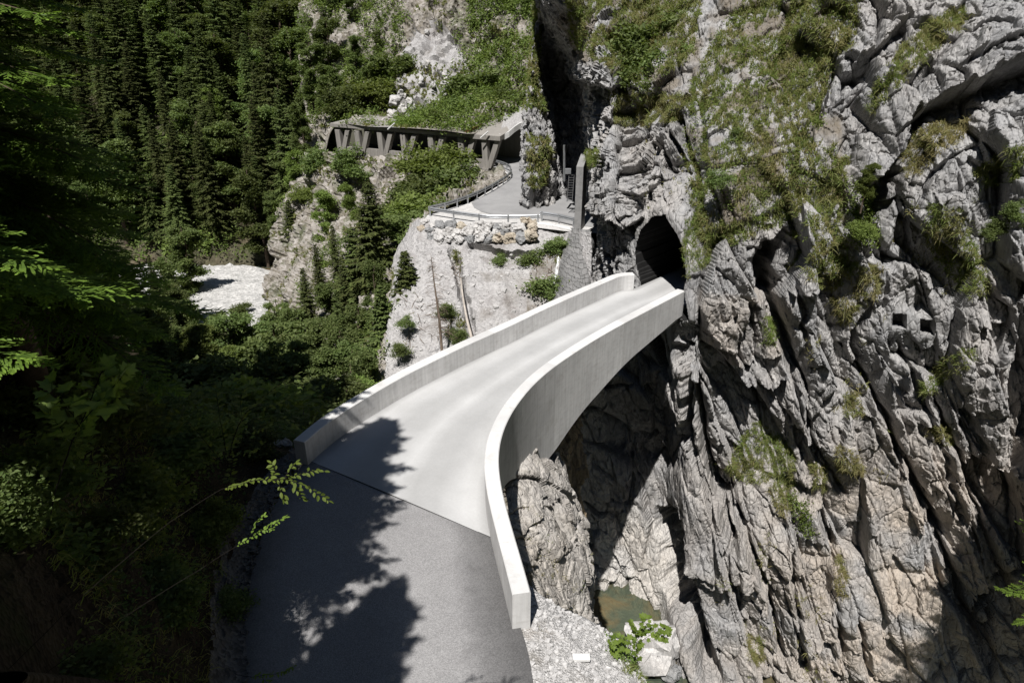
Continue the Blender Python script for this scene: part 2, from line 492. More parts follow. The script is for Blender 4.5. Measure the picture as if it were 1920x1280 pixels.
for i in range(159):
    a, b = i * ND, (i + 1) * ND; c, d = nt + i * 2, nt + i * 2 + 2
    ex += [(a, b, d, c), (b + ND - 1, a + ND - 1, c + 1, d + 1), (c, d, d + 1, c + 1)]
ex += [(159 * ND, 159 * ND + ND - 1, nt + 319, nt + 318)]
t = NT('bridge_deck_concrete'); c = t.coord()
n1 = t.noise(c, .45, 7, .6); n2 = t.noise(c, 14., 5, .7)
tk = t.attr('track')
warp = t.math('ADD', tk, t.math('MULTIPLY', t.math('SUBTRACT', t.noise(c, .25, 3, .5), .5), .10))
bands = t.ramp(warp, (0., .70), (.06, .97), (.16, .95), (.27, .80), (.38, .80), (.50, 1.), (.61, .80), (.73, .80), (.88, .98), (.95, .95), (1., .70))
col = t.mix(t.ramp(n1, (.3, 0.), (.7, 1.)), (.49, .485, .475), (.60, .595, .585))
col = t.mix(1., col, bands, 'MULTIPLY')
col = t.mix(.6, col, t.ramp(n2, (.2, .86), (.8, 1.08)), 'MULTIPLY')
spk = t.ramp(t.vor(c, 3.2), (.0, 1.), (.035, 0.)); col = t.mix(t.math('MULTIPLY', spk, .5), col, (.2, .19, .18))
t.bsdf(col, .85, t.bump(n2, .4, .006), .2); M['deck'] = t.m
mesh('deck', V, q + [np.array(ex)], M['deck'], {'track': np.r_[tr, np.zeros(len(V) - nt)]}, smooth=False, parent=bridge)

# ------------------------------------------------------------------ near road
t = NT('asphalt'); c = t.coord()
x = t.n('TexVoronoi', feature='F1'); x.inputs['Scale'].default_value = 55.; t.l(c, x.inputs['Vector'])
sc_ = t.n('SeparateColor'); t.l(x.outputs['Color'], sc_.inputs[0])
n1 = t.noise(c, .5, 7, .65); n2 = t.noise(c, 40., 4, .7); n3 = t.noise(c, 2.4, 7, .75, .5)
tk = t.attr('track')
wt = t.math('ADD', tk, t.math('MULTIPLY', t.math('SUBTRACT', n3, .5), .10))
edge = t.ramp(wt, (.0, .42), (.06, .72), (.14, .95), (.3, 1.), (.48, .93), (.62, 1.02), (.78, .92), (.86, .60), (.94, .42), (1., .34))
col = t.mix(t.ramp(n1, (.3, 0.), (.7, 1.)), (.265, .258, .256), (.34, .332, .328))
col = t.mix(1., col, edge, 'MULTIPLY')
col = t.mix(.8, col, t.ramp(sc_.outputs[0], (0., .72), (1., 1.3)), 'MULTIPLY')
scr = t.ramp(t.noise(t.mapped(c, (9., 1.2, 1.)), 2.2, 8, .8), (.60, 0.), (.72, 1.))
col = t.mix(t.math('MULTIPLY', t.math('MULTIPLY', scr, t.ramp(wt, (.74, 0.), (.84, 1.), (.96, .4))), .5), col, (.36, .345, .33))
oil = t.ramp(n3, (.58, 0.), (.75, 1.)); col = t.mix(t.math('MULTIPLY', oil, .25), col, (.09, .085, .082))
t.bsdf(col, .82, t.bump(t.math('ADD', x.outputs['Distance'], n2), .5, .008), .3); M['asphalt'] = t.m
le = [(574, 861), (549, 905), (520, 950), (497, 1010), (480, 1080), (468, 1170), (470, 1280)]
re = [(923, 1008), (931, 1042), (944, 1092), (966, 1171), (983, 1196), (994, 1240), (1000, 1280)]
LE = np.array([atz(a, b, -.004) for a, b in le]); RE = np.array([atz(a, b, -.004) for a, b in re])
LE[1:, 0] -= .12; RE[:4, 0] += .1
LE = np.vstack((LE, LE[-1] + np.array((.25, -2.5, 0)), LE[-1] + np.array((.9, -7, 0)), LE[-1] + np.array((2, -12, 0))))
RE = np.vstack((RE, RE[-1] + np.array((.1, -1.5, 0)), RE[-1] + np.array((.3, -6, 0)), RE[-1] + np.array((.6, -11, 0))))
LE, RE = resamp(LE, 60), resamp(RE, 60)
f = np.linspace(0, 1, 30)[None, :, None]
G = LE[:, None] * (1 - f) + RE[:, None] * f
G[..., 2] = -.004 + .03 * np.sin(np.pi * f[..., 0]) * sstep(0, 10, np.arange(60))[:, None]
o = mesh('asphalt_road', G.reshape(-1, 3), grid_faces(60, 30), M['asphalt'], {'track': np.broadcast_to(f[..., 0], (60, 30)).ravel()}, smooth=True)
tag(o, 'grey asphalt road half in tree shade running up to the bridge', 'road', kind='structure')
ROAD_L = LE
# thin dark joint between asphalt and bridge deck
u = (jr - jl) / np.linalg.norm(jr - jl); v = np.array((-u[1], u[0], 0)) * .011
jt = [jl + v, jl - v, jr - v, jr + v]
o = mesh('expansion_joint', np.array(jt) - bo + np.array((0, 0, .006)), np.array([[0, 1, 2, 3]]), plain('joint_seal', (.07, .07, .068)), parent=bridge)

# ------------------------------------------------------------------ cliffs
def rock_disp(Pp, amp=1., s=0, size=1., bed=.6):
    e1 = np.array((.40, .12, -.9)); e1 /= np.linalg.norm(e1)
    e2 = np.array((.9, -.25, .38)); e2 -= e1 * (e1 @ e2); e2 /= np.linalg.norm(e2); e3 = np.cross(e1, e2)
    Q = np.stack((Pp @ e1, Pp @ e2, Pp @ e3), 1) / size
    w = np.stack([fbm(Pp / (2.5 * size), 3, s + 50 + k) for k in range(3)], 1)
    Q = Q + w * .17
    d = fbm(Pp / (9. * size), 2, s) * 1.1
    for (sx, sy, sz, a, ss) in ((6.0, 2.5, 3.2, .85, 1), (2.4, 1.0, 1.3, .34, 2), (.85, .40, .5, .10, 3), (.34, .18, .22, .04, 4)):
        v, e = facet(Q / np.array((sx, sy, sz)), s + ss)
        d = d + a * v - a * .4 * np.exp(-(e / .06) ** 2) * (ss in (1, 2, 3))
    # beds: long parallel slabs, each standing out by its own amount, with a joint between
    for sp, a in ((1.9, .42), (.7, .08)):
        b_ = Q[:, 1] / sp + .16 * fbm(Pp / (4 * size), 3, s + 80); i = np.floor(b_); f_ = b_ - i
        z = np.zeros(len(i)); along = Q[:, 0] / (5.5 * sp)
        o0 = vnoise(np.stack((i * 3.7 + .5, along, z), 1), s + 81) * 1.6
        act = sstep(-.15, .3, vnoise(np.stack((i * 2.3, Q[:, 0] / 7, z + 4), 1), s + 82))
        d = d + bed * a * (o0 + .9 * (f_ - .5)) - bed * a * .9 * act * np.exp(-(np.minimum(f_, 1 - f_) * sp / .07) ** 2)
    return d * amp

def crack(px, py, pts, w, depth):
    """a cleft: w is the half width in photo pixels (one value, or start and end)"""
    d, sg, tt = polydist(px + 3 * CN[0], py + 3 * CN[1], pts)
    w0, w1 = w if hasattr(w, '__len__') else (w, w)
    ww = (w0 + (w1 - w0) * tt)
    fade = sstep(0, .08, tt) * (1 - sstep(.9, 1, tt)) if w1 > 3 else 1
    return -depth * np.exp(-(d / ww) ** 4) * fade

def ledge(px, py, pts, up, down, Du, Dd, jit=4):
    """an overhang: rock above the line stands out, rock below is set back (line runs so that above is left of it)"""
    d, sg, tt = polydist(px + jit * CN[0], py + jit * CN[1], pts)
    e = sstep(0, .12, tt) * (1 - sstep(.88, 1, tt)) 
    return np.where(sg > 0, up * np.exp(-d / Du), -down * np.exp(-(d / Dd) ** 1.5)) * e

cx = [1060, 1120, 1180, 1240, 1290, 1360, 1450, 1560, 1680, 1800, 1920]
def row(py, left, Ys, right):
    Ys = list(Ys); yh = Ys[7]; ends = [yh - (yh - y) * .42 for y in Ys[7:]]; Ys[7:] = ends
    right = [(2080, py, ends[-1] - 1.6), (2520, py, ends[-1] - 8)]
    return left + [(y[0], py, y[1]) if hasattr(y, '__len__') else (a, py, y) for a, y in zip(cx, Ys)] + right
def R_(py, yl, ym): return [(2080, py, yl + .8), (2520 if py > 420 else 2440, py, ym + 1.2)]
rows = [
 row(1460, [(880, 1460, 44), (940, 1460, 42), (980, 1460, 40), (1020, 1460, 39)], [37, 35, 32.5, 30, 26.6, 26, 25.6, 25, 23.5, 21.5, 19.5], R_(1460, 16.5, 11)),
 row(1280, [(880, 1280, 46), (940, 1280, 44), (980, 1280, 42), (1020, 1280, 40)], [37, 33.6, 31.4, 29.8, 27.2, 26.6, 26.2, 25.5, 24, 22, 19.8], R_(1280, 16.8, 11.2)),
 row(1130, [(880, 1130, 48), (940, 1130, 45), (980, 1130, 40), (1020, 1130, 37)], [36.2, 35.2, 33.5, 32.2, 28.2, 27.2, 26.7, 26, 24.5, 22.4, 20.2], R_(1130, 17, 11.4)),
 row(950, [(880, 950, 50), (940, 950, 47), (980, 950, 37), (1020, 950, 34)], [33.2, 34.2, 34.8, 33.4, 28.9, 27.8, 27.2, 26.4, 25, 22.8, 20.6], R_(950, 17.2, 11.6)),
 row(800, [(880, 800, 54), (940, 800, 50), (980, 800, 36), (1020, 800, 32.5)], [31.2, 32.8, 33.9, 32.9, 29.0, 28.2, 27.6, 26.8, 25.4, 23.2, 20.9], R_(800, 17.4, 11.8)),
 row(680, [(900, 680, 58), (950, 680, 54), (990, 680, 37), (1030, 680, 33)], [31.4, 32.8, 33.3, 32.0, 28.0, 27.9, 27.8, 27, 25.6, 23.4, 21.1], R_(680, 17.6, 12)),
 row(575, [(930, 575, 66), (970, 575, 60), (1000, 575, 55), (1040, 575, 51)], [(1100, 50), 37, 33.2, 32.0, 28.4, 28.0, 27.9, 27.2, 25.8, 23.6, 21.3], R_(575, 17.8, 12.2)),
 row(480, [(985, 480, 76), (986, 480, 64), (1020, 480, 63), (1062, 480, 60)], [(1112, 57), 37.2, 33.4, 31.8, 29.0, 28.4, 28, 27.4, 26, 23.8, 21.5], R_(480, 18, 12.4)),
 row(400, [(1000, 400, 80), (985, 400, 62), (1024, 400, 61), (1060, 400, 64)], [(1114, 60), 36.2, 32.9, 31.4, 29.6, 28.8, 28.2, 27.6, 26.2, 24, 21.7], R_(400, 18.2, 12.6)),
 row(310, [(1000, 310, 82), (984, 310, 62.5), (1022, 310, 61.5), (1058, 310, 67)], [(1110, 63), 37.0, 34.0, 32.2, 30.6, 29.6, 28.8, 28, 26.6, 24.3, 22], R_(310, 18.4, 12.8)),
 row(200, [(1005, 200, 84), (988, 200, 64), (1020, 200, 64), (1048, 200, 71)], [(1090, 66), 40, 37.8, 35, 33.4, 32.2, 31, 29.2, 27.4, 25, 22.6], R_(200, 18.8, 13)),
 row(100, [(1015, 100, 86), (998, 100, 66), (1016, 100, 68), (1034, 100, 72)], [(1070, 62), 43, 41, 38.5, 36.6, 35.2, 33.6, 31, 28.4, 25.8, 23.2], R_(100, 19.2, 13.4)),
 row(0, [(1022, 0, 88), (1008, 0, 67), (1016, 0, 63), (1024, 0, 56)], [(1050, 50), 47.5, 44.8, 42.2, 40.2, 38.6, 36.4, 33, 29.6, 26.8, 24], R_(0, 19.8, 14)),
 row(-100, [(1000, -100, 72), (985, -100, 58), (1000, -100, 56), (1022, -100, 53)], [(1050, 50), 50, 49, 46, 43.6, 41.6, 39, 35, 30.8, 27.8, 25], R_(-100, 20.6, 15)),
 row(-420, [(990, -420, 66), (950, -420, 57), (985, -420, 56), (1024, -420, 55)], [60, 58, 56, 53, 50, 47, 43, 38, 33, 30, 27], R_(-420, 23, 18)),
]
G = net(rows, RES_CLIFF, wres=.085)
N = normals(G, (0, 0, 12)); N = smooth2(N, 12) * .5 + np.array((-.1, -.47, .12)); N /= np.linalg.norm(N, axis=2)[..., None]
shp = G.shape[:2]; V0 = G.reshape(-1, 3); Nf = N.reshape(-1, 3)
px, py, dep = proj(V0)
print('cliff grid', shp, len(V0), round(time.time() - T0, 1))
CN = (fbm(V0 / .7, 4, 300) * 3, fbm(V0 / .7, 4, 301) * 3)
grassy = inpoly(px, py, [(1060, -80), (1040, 30), (1080, 110), (1180, 150), (1260, 170), (1300, 330), (1320, 440), (1450, 400), (1560, 330), (1600, 500), (1570, 60), (1500, -80)])
gm = smooth2(grassy.reshape(shp).astype(float), 14).ravel()
far_ = sstep(46, 56, V0[:, 1])
smoothslab = np.maximum(inpoly(px, py, [(1500, 900), (1700, 900), (1830, 1290), (1600, 1290), (1560, 1100)]),
                        inpoly(px, py, [(1185, 880), (1300, 880), (1420, 1290), (1290, 1290), (1180, 1160)])).astype(float)
smoothslab = smooth2(smoothslab.reshape(shp), 20).ravel()
bedw = smooth2((np.clip((py - 380) / 350, .25, 1.15) * sstep(1230, 1330, px)).reshape(shp), 10).ravel() + .15
D = rock_disp(V0, 1., 0, bed=bedw)
Nb = normals(G, (0, 0, 12)); vw = G - np.array((0, 0, H)); vw /= np.linalg.norm(vw, axis=2)[..., None]
facing = smooth2(np.abs((Nb * vw).sum(2)), 10).ravel()
D = D * (1 - .45 * gm) * (1 - .45 * smoothslab) * np.maximum(.22 + .78 * sstep(.16, .6, facing), .6 * (V0[:, 1] > 46))
lf = sstep(1260, 1200, px) * (py < 620)
D = D + lf * (facet(V0 / np.array((1.5, 1.2, 1.1)), 71)[0] * .26 + facet(V0 / .55, 72)[0] * .13 + facet(V0 / .24, 73)[0] * .05)
C = lambda *a: crack(px, py, *a)
Lg = lambda *a: .8 * ledge(px, py, *a)
# clefts and bedding cracks of the lit wall
D += C([(1455, 455), (1432, 500), (1445, 560), (1462, 620), (1482, 668), (1500, 715)], (20, 10), 1.8)
D += C([(1604, 610), (1612, 670), (1640, 735), (1676, 820), (1703, 881), (1727, 939), (1758, 997), (1789, 1080), (1817, 1169), (1862, 1275)], (7, 11), 1.4)
D += C([(1305, 700), (1311, 768), (1322, 860), (1342, 929), (1363, 980), (1385, 1040)], (12, 7), 1.6)
D += C([(1352, 890), (1372, 960), (1397, 997), (1425, 1073), (1442, 1128), (1460, 1200), (1475, 1270)], (9, 6), 1.2)
D += C([(1245, 950), (1252, 1014), (1262, 1080), (1280, 1130), (1310, 1200), (1345, 1290)], (19, 17), 3.2)
D += C([(1540, 960), (1552, 997), (1569, 1039), (1555, 1083), (1576, 1190), (1590, 1280)], (5, 9), 1.)
D += C([(1480, 1020), (1497, 1169), (1503, 1230), (1512, 1290)], (3, 8), .9)
D += C([(1610, 1160), (1626, 1230), (1640, 1290)], (4, 6), .8)
D += C([(1500, 690), (1512, 760), (1530, 840), (1556, 900), (1600, 960)], (4, 7), .8)
D += C([(1400, 560), (1418, 620), (1420, 690)], (3, 8), .7)
D += C([(1480, 500), (1500, 560), (1510, 640), (1504, 700)], (4, 6), .7)
D += C([(1545, 60), (1560, 110), (1536, 180), (1528, 230)], (6, 8), .9)
D += C([(1690, 300), (1670, 340), (1640, 370), (1632, 430), (1655, 480), (1690, 505)], (14, 12), 1.2)
D += C([(1590, 290), (1568, 330), (1585, 380), (1580, 430)], (4, 9), .8)
D += C([(1700, 420), (1740, 330), (1790, 285)], (3, 5), .5)
D += C([(1262, 200), (1272, 250), (1292, 300), (1300, 350)], (8, 7), 1.)
D += C([(1212, 250), (1228, 290), (1244, 325)], (8, 6), .9)
D += C([(1240, 225), (1256, 265), (1268, 300)], (4, 6), .7)
D += C([(1270, 640), (1285, 700), (1290, 780), (1278, 840)], (6, 8), 1.)
D += C([(1740, 740), (1790, 830), (1830, 930), (1860, 1040), (1900, 1150)], (7, 10), 1.)
D += C([(1800, 760), (1850, 850), (1880, 960)], (7, 8), .9)
D += C([(1690, 640), (1730, 740), (1770, 850), (1800, 950), (1850, 1080)], (5, 7), .7)
# slabs that stand out left of the long joints and shade the rock to their right
for ln, a, b in (([(1604, 610), (1640, 735), (1676, 820), (1727, 939), (1758, 997), (1789, 1080), (1817, 1169), (1862, 1275)], .55, .7),
                 ([(1305, 690), (1322, 860), (1342, 929), (1363, 980), (1385, 1040)], .5, .9), ([(1352, 880), (1397, 997), (1425, 1073), (1442, 1128), (1475, 1280)], .45, .8),
                 ([(1238, 930), (1250, 1014), (1262, 1080), (1280, 1130), (1345, 1300)], .5, .9), ([(1540, 950), (1560, 1040), (1576, 1190), (1590, 1290)], .35, .6),
                 ([(1445, 450), (1428, 500), (1440, 560), (1462, 620), (1482, 668), (1505, 730)], .6, 1.1), ([(1740, 730), (1790, 830), (1830, 930), (1900, 1150)], .4, .6),
                 ([(1480, 1010), (1497, 1169), (1512, 1290)], .3, .5), ([(1262, 195), (1272, 250), (1300, 350)], .4, .7), ([(1212, 245), (1244, 330)], .35, .6), ([(1270, 620), (1285, 700), (1280, 850)], .3, .6),
                 ([(1640, 640), (1700, 760), (1760, 880), (1800, 1000)], .25, .5), ([(1400, 560), (1418, 620), (1425, 700)], .3, .6), ([(1500, 690), (1530, 840), (1600, 970)], .3, .5), ([(1590, 60), (1560, 110), (1540, 240)], .4, .7)):
    D += Lg(ln, a, b, 26, 20, 3)
# overhangs
D += 1.1 * Lg([(1990, 105), (1920, 130), (1830, 165), (1750, 190), (1710, 215), (1680, 290), (1640, 330), (1600, 340)], 1.3, 1.5, 60, 60)
D += Lg([(1480, 430), (1450, 455), (1425, 490), (1410, 540)], .7, 1.0, 30, 45)
D += Lg([(1575, 500), (1540, 530), (1500, 545), (1470, 540)], .5, .5, 20, 25)
D += Lg([(1500, 690), (1440, 728), (1400, 722), (1350, 705)], .9, 1.2, 40, 35)
D += Lg([(1200, 410), (1170, 435), (1120, 400), (1090, 380)], .6, 1.2, 40, 60)
D += Lg([(1180, 150), (1140, 165), (1090, 145), (1070, 140)], .8, 1.2, 30, 50)
D += Lg([(1300, 170), (1240, 185), (1190, 170)], .4, .4, 20, 30)
D += Lg([(1700, 40), (1660, 90), (1620, 110), (1590, 90)], .5, .6, 25, 25)
D += Lg([(1960, 60), (1880, 90), (1840, 110), (1780, 150)], .4, .4, 20, 20)
D += Lg([(1920, 590), (1880, 610), (1850, 612), (1820, 600)], .4, .7, 25, 25)
D += Lg([(1640, 560), (1610, 610), (1590, 650)], .4, .5, 25, 25)
D += Lg([(1560, 880), (1520, 925), (1490, 920), (1460, 905)], .3, .5, 20, 20)
D += Lg([(1360, 1065), (1335, 1100), (1305, 1080), (1295, 1050)], .5, .6, 25, 20)
D += Lg([(1470, 660), (1400, 690), (1340, 640), (1290, 590)], .2, .9, 20, 45)
for sx, sy in ((1694, 610), (1746, 622)):            # two square beam pockets
    dd = np.hypot(px - sx, py - sy); d0 = np.median(D[dd < 30]) + .25
    D = d0 + (D - d0) * (.12 + .88 * sstep(18, 44, dd))
    m = (np.abs(px - sx - (py - sy) * .05) < 13) & (np.abs(py - sy - (px - sx) * .12) < 14)
    D = np.where(m, D - 1.1, D)
D = D * np.where(V0[:, 1] > 46, .75, 1.)
# road tunnel: push everything inside the mouth back along the road axis
mouth = [(1204, 600), (1202, 530), (1197, 500), (1193, 468), (1200, 436), (1224, 407), (1248, 403), (1264, 432), (1281, 466), (1285, 510), (1282, 545), (1290, 600)]
md, _, _ = polydist(px, py, mouth); minn = inpoly(px, py, mouth)
D = D * np.where(minn, .12, .12 + .88 * sstep(0, 34, md)) * np.where(V0[:, 1] < 46, 1, 1)
D2 = smooth2(D.reshape(shp), 1).ravel(); pk = smooth2(((np.hypot(px - 1694, py - 610) < 26) | (np.hypot(px - 1746, py - 622) < 26)).reshape(shp).astype(float), 2).ravel()
D = D + (D2 - D) * .4 * (1 - pk)
Vc = V0 + Nf * D[:, None]
qx, qy, _ = proj(Vc)
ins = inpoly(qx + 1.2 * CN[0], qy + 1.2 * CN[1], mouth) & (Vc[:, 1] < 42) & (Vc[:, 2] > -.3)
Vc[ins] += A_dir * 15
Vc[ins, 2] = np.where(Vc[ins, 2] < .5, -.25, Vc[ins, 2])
M['tunnel'] = plain('shade_painted_tunnel_rock', (.02, .0195, .019), .95, .3, 1.5)  # near-black rock colour: the deep shade of the bore is painted in
CL = Vc.reshape(shp + (3,))
warm = sstep(.0, 1., np.clip((py - 620) / 500, 0, 1)) * (.35 + .65 * sstep(1350, 1650, px)) + .5 * inpoly(px, py, [(1290, 540), (1480, 560), (1480, 660), (1380, 690), (1330, 660)])
warm = smooth2(warm.reshape(shp), 8).ravel() * sstep(-.55, .3, fbm(V0 / 2.2, 4, 400))
pale = inpoly(px, py, [(1120, 1000), (1190, 940), (1240, 1000), (1262, 1100), (1255, 1180), (1160, 1180), (1110, 1120)]).astype(float)
soil = np.clip(gm * sstep(-.25, .25, fbm(V0 / 1.2, 4, 410)), 0, 1) * .8
q = grid_faces(*shp)
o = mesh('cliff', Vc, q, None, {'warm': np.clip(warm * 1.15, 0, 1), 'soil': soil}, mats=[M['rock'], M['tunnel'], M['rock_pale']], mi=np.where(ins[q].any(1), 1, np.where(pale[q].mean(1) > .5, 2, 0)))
tag(o, 'tall grey limestone cliff with a road tunnel cut through its foot', 'cliff', kind='structure')
CLN = normals(CL, (0, 0, 12))

# ------------------------------------------------------------------ rock knoll and debris bank beside the bridge
M['knoll'] = rock_mat('knoll_rock', (.40, .375, .35), (.56, .53, .49), (.15, .135, .115), (.42, .34, .24), .04)
def rock_net(name, rows, mat, amp, s, res, size=.6, extra=None, warm=0.):
    G = net(rows, res, wres=.055); N = normals(G, (0, 0, 12)); N = smooth2(N, 25) * .8 + np.array((.05, -.2, .1)); N /= np.linalg.norm(N, axis=2)[..., None]
    sh = G.shape[:2]; V = G.reshape(-1, 3)
    D = rock_disp(V, amp, s, size)
    if extra is not None: D = extra(V, D)
    V = V + N.reshape(-1, 3) * D[:, None]
    o = mesh(name, V, grid_faces(*sh), mat, {'warm': np.full(len(V), warm), 'soil': np.zeros(len(V))})
    return o, V.reshape(sh + (3,)), normals(V.reshape(sh + (3,)), (0, 0, 12))
rows = [
 [(944, 880, 20.5), (968, 850, 21), (990, 832, 21.4), (1012, 838, 21.8), (1028, 850, 22.2), (1036, 850, 24.5)],
 [(946, 915, 18.6), (968, 880, 19.4), (990, 852, 20.2), (1012, 858, 20.8), (1030, 872, 21.3), (1038, 864, 23.8)],
 [(952, 960, 17.5), (976, 945, 18), (1002, 935, 18.7), (1030, 930, 19.5), (1056, 932, 20.5), (1062, 920, 24)],
 [(964, 1015, 16), (988, 1005, 16.8), (1022, 1000, 17.6), (1060, 1000, 18.7), (1092, 1005, 20), (1096, 990, 25)],
 [(978, 1070, 14.8), (1006, 1070, 15.6), (1040, 1070, 16.6), (1080, 1075, 17.8), (1111, 1070, 19.5), (1112, 1060, 25)],
 [(985, 1112, 13.4), (1020, 1132, 14.4), (1060, 1150, 15.5), (1090, 1165, 16.8), (1112, 1160, 18.8), (1116, 1150, 25)],
 [(1000, 1250, 13), (1040, 1260, 13.8), (1080, 1270, 15), (1100, 1280, 16), (1116, 1290, 18), (1122, 1270, 25)],
]
o, KN, KNN = rock_net('rock_knoll', rows, M['knoll'], .26, 40, RES_CLIFF, .5)
tag(o, 'pointed warm brown rock knoll rising against the outer face of the near parapet', 'rock', kind='structure')
rows = [
 [(960, 740, 27), (1010, 740, 27), (1045, 745, 27.2), (1066, 745, 27.6), (1078, 740, 32)],
 [(960, 830, 25), (1010, 830, 25), (1045, 830, 25.4), (1070, 830, 26.2), (1080, 830, 31)],
 [(960, 900, 23.6), (1010, 900, 23.6), (1045, 900, 24), (1072, 905, 25), (1082, 905, 30)],
 [(960, 1000, 22.4), (1010, 1000, 22.4), (1045, 1000, 22.8), (1080, 1000, 24), (1090, 1000, 30)],
 [(960, 1200, 21.4), (1010, 1200, 21.4), (1045, 1200, 22), (1100, 1200, 23), (1110, 1200, 29)],
]
o, DB, DBN = rock_net('debris_bank', rows, M['rock_warm'], .3, 60, 3., .5, warm=.8)
tag(o, 'brown debris bank under the near end of the bridge', 'bank', kind='structure')

# right shoulder of gravel
Z = lambda a, b, z: ('w',) + tuple(atz(a, b, z))
def fall(p, dx, dz): return ('w', p[1] + dx, p[2] + dx * .5, p[3] + dz)
rw = []
for L in ([Z(950, 1050, -.25), Z(1000, 1104, -.35), Z(1052, 1142, -.6), Z(1100, 1160, -.9)],
          [Z(962, 1150, -.05), Z(1010, 1155, -.15), Z(1070, 1170, -.5), Z(1146, 1192, -1.)],
          [Z(972, 1210, -.03), Z(1030, 1215, -.12), Z(1095, 1222, -.45), Z(1176, 1234, -1.1)],
          [Z(985, 1290, -.03), Z(1050, 1295, -.12), Z(1130, 1300, -.5), Z(1215, 1300, -1.2)],
          [Z(985, 1450, -.03), Z(1060, 1450, -.1), Z(1150, 1450, -.4), Z(1260, 1450, -1.2)],
          [('w', .6, 3, -.03), ('w', 1.4, 3, -.1), ('w', 2.2, 3, -.3), ('w', 3.4, 3, -1.)],
          [('w', .9, -4, -.03), ('w', 1.6, -4, -.1), ('w', 2.4, -4, -.3), ('w', 3.6, -4, -1.)]):
    rw.append(L + [fall(L[-1], .25, -.8), fall(L[-1], .6, -3.), fall(L[-1], 1.2, -8.), fall(L[-1], 2., -24)])
G = net(rw, 3.); sh = G.shape[:2]; V = G.reshape(-1, 3)
N = normals(G, (0, 0, 30)).reshape(-1, 3)
dst = sstep(.0, .5, V[:, 0] - np.interp(V[:, 1], RE[::-1, 1], RE[::-1, 0]))
Dg = (fbm(V / .5, 5, 5) * .07 + np.maximum(0, facet(V / .16, 9)[0]) * .010) * dst + sstep(-1., -2.5, V[:, 2]) * rock_disp(V, .5, 5, .5)
V = V + N * Dg[:, None]
SHO = V.reshape(sh + (3,))
o = mesh('gravel_shoulder', V, grid_faces(*sh), M['gravel'], {'soil': np.clip(fbm(V / .9, 5, 3) * 1.3 - .25, 0, 1), 'warm': np.zeros(len(V))})
tag(o, 'pale gravel shoulder between the asphalt and the gorge', 'gravel', kind='structure')

# ------------------------------------------------------------------ hillside on the far bank: gallery slope and scree
cols0 = [(560, 300, 100), (642, 283, 89.4), (760, 291, 84.8), (905, 312, 79.7), (957, 334, 75), (882, 378, 64), (803, 402, 58.6), (793, 416, 55.8), (860, 424, 54.7), (930, 428, 54.1), (1005, 426, 54.3), (1064, 432, 53.4), (1110, 436, 50)]
cols1 = [(525, 400, 96), (630, 385, 85), (720, 380, 78), (800, 365, 73), (850, 372, 69), (815, 396, 63.5), (775, 424, 59), (768, 460, 54), (845, 480, 52.3), (930, 490, 51.7), (1005, 485, 51.6), (1060, 480, 51), (1110, 480, 48)]
cols2 = [(505, 490, 92), (600, 480, 79), (680, 480, 69), (728, 462, 63), (745, 458, 60.6), (752, 458, 59), (745, 470, 57), (748, 520, 51.4), (840, 545, 49.2), (930, 550, 48.8), (1000, 548, 48.8), (1055, 545, 48.4), (1110, 540, 46)]
cols3 = [(490, 600, 80), (560, 620, 68), (640, 630, 58), (690, 620, 52.6), (704, 620, 51), (712, 620, 50.2), (716, 625, 49.4), (735, 645, 46.8), (835, 655, 45.4), (925, 660, 45), (1000, 650, 45.2), (1060, 650, 45.4), (1110, 640, 43)]
cols4 = [(480, 760, 62), (540, 770, 56), (610, 775, 49.5), (665, 770, 45), (685, 770, 44), (695, 770, 43.4), (705, 770, 43), (735, 775, 41.6), (830, 780, 40.4), (920, 780, 40.2), (1000, 780, 40.6), (1060, 780, 41), (1110, 780, 40)]
cols5 = [(500, 950, 50), (545, 950, 47), (610, 950, 42), (665, 950, 39), (685, 950, 38.4), (700, 950, 38), (715, 950, 37.6), (745, 950, 37), (830, 950, 36.4), (920, 950, 36.4), (1000, 950, 37), (1060, 950, 38), (1110, 950, 38)]
cols6 = [(c[0], 1130, c[2] - 3) for c in cols5]
G = net([cols0, cols1, cols2, cols3, cols4, cols5, cols6], 3.4); sh = G.shape[:2]
N = normals(G, (0, 0, 40)); N = smooth2(N, 6); N /= np.linalg.norm(N, axis=2)[..., None]
V = G.reshape(-1, 3); Nf = N.reshape(-1, 3); px, py, dep = proj(V)
CN = (fbm(V / 1.2, 4, 310) * 3, fbm(V / 1.2, 4, 311) * 3)
scr = inpoly(px, py, [(795, 405), (735, 465), (735, 560), (722, 700), (700, 800), (1120, 800), (1120, 420)])
scr = smooth2(scr.reshape(sh).astype(float), 3).ravel()
D = rock_disp(V, .8, 20, 1.1) * (1 - scr) + scr * (fbm(V / 3., 5, 21) * .4 + np.maximum(0, facet(V / .3, 22)[0]) * .05 + ridged(V * np.array((.5, .15, .15)), 4, 23) * .25)
D += crack(px, py, [(845, 465), (862, 520), (880, 620), (890, 690)], (5, 12), .8) * scr
D += ledge(px, py, [(1010, 468), (975, 474), (940, 474), (900, 462), (880, 460)], .35, .5, 12, 14)
V = V + Nf * D[:, None]
HL = V.reshape(sh + (3,)); HLN = normals(HL, (0, 0, 40)); HLS = scr
t_ = np.clip(1 - scr, 0, 1)
hm = [M['scree'], M['hill']]
q = grid_faces(*sh); mi = (t_[q].mean(1) > .5).astype(int)
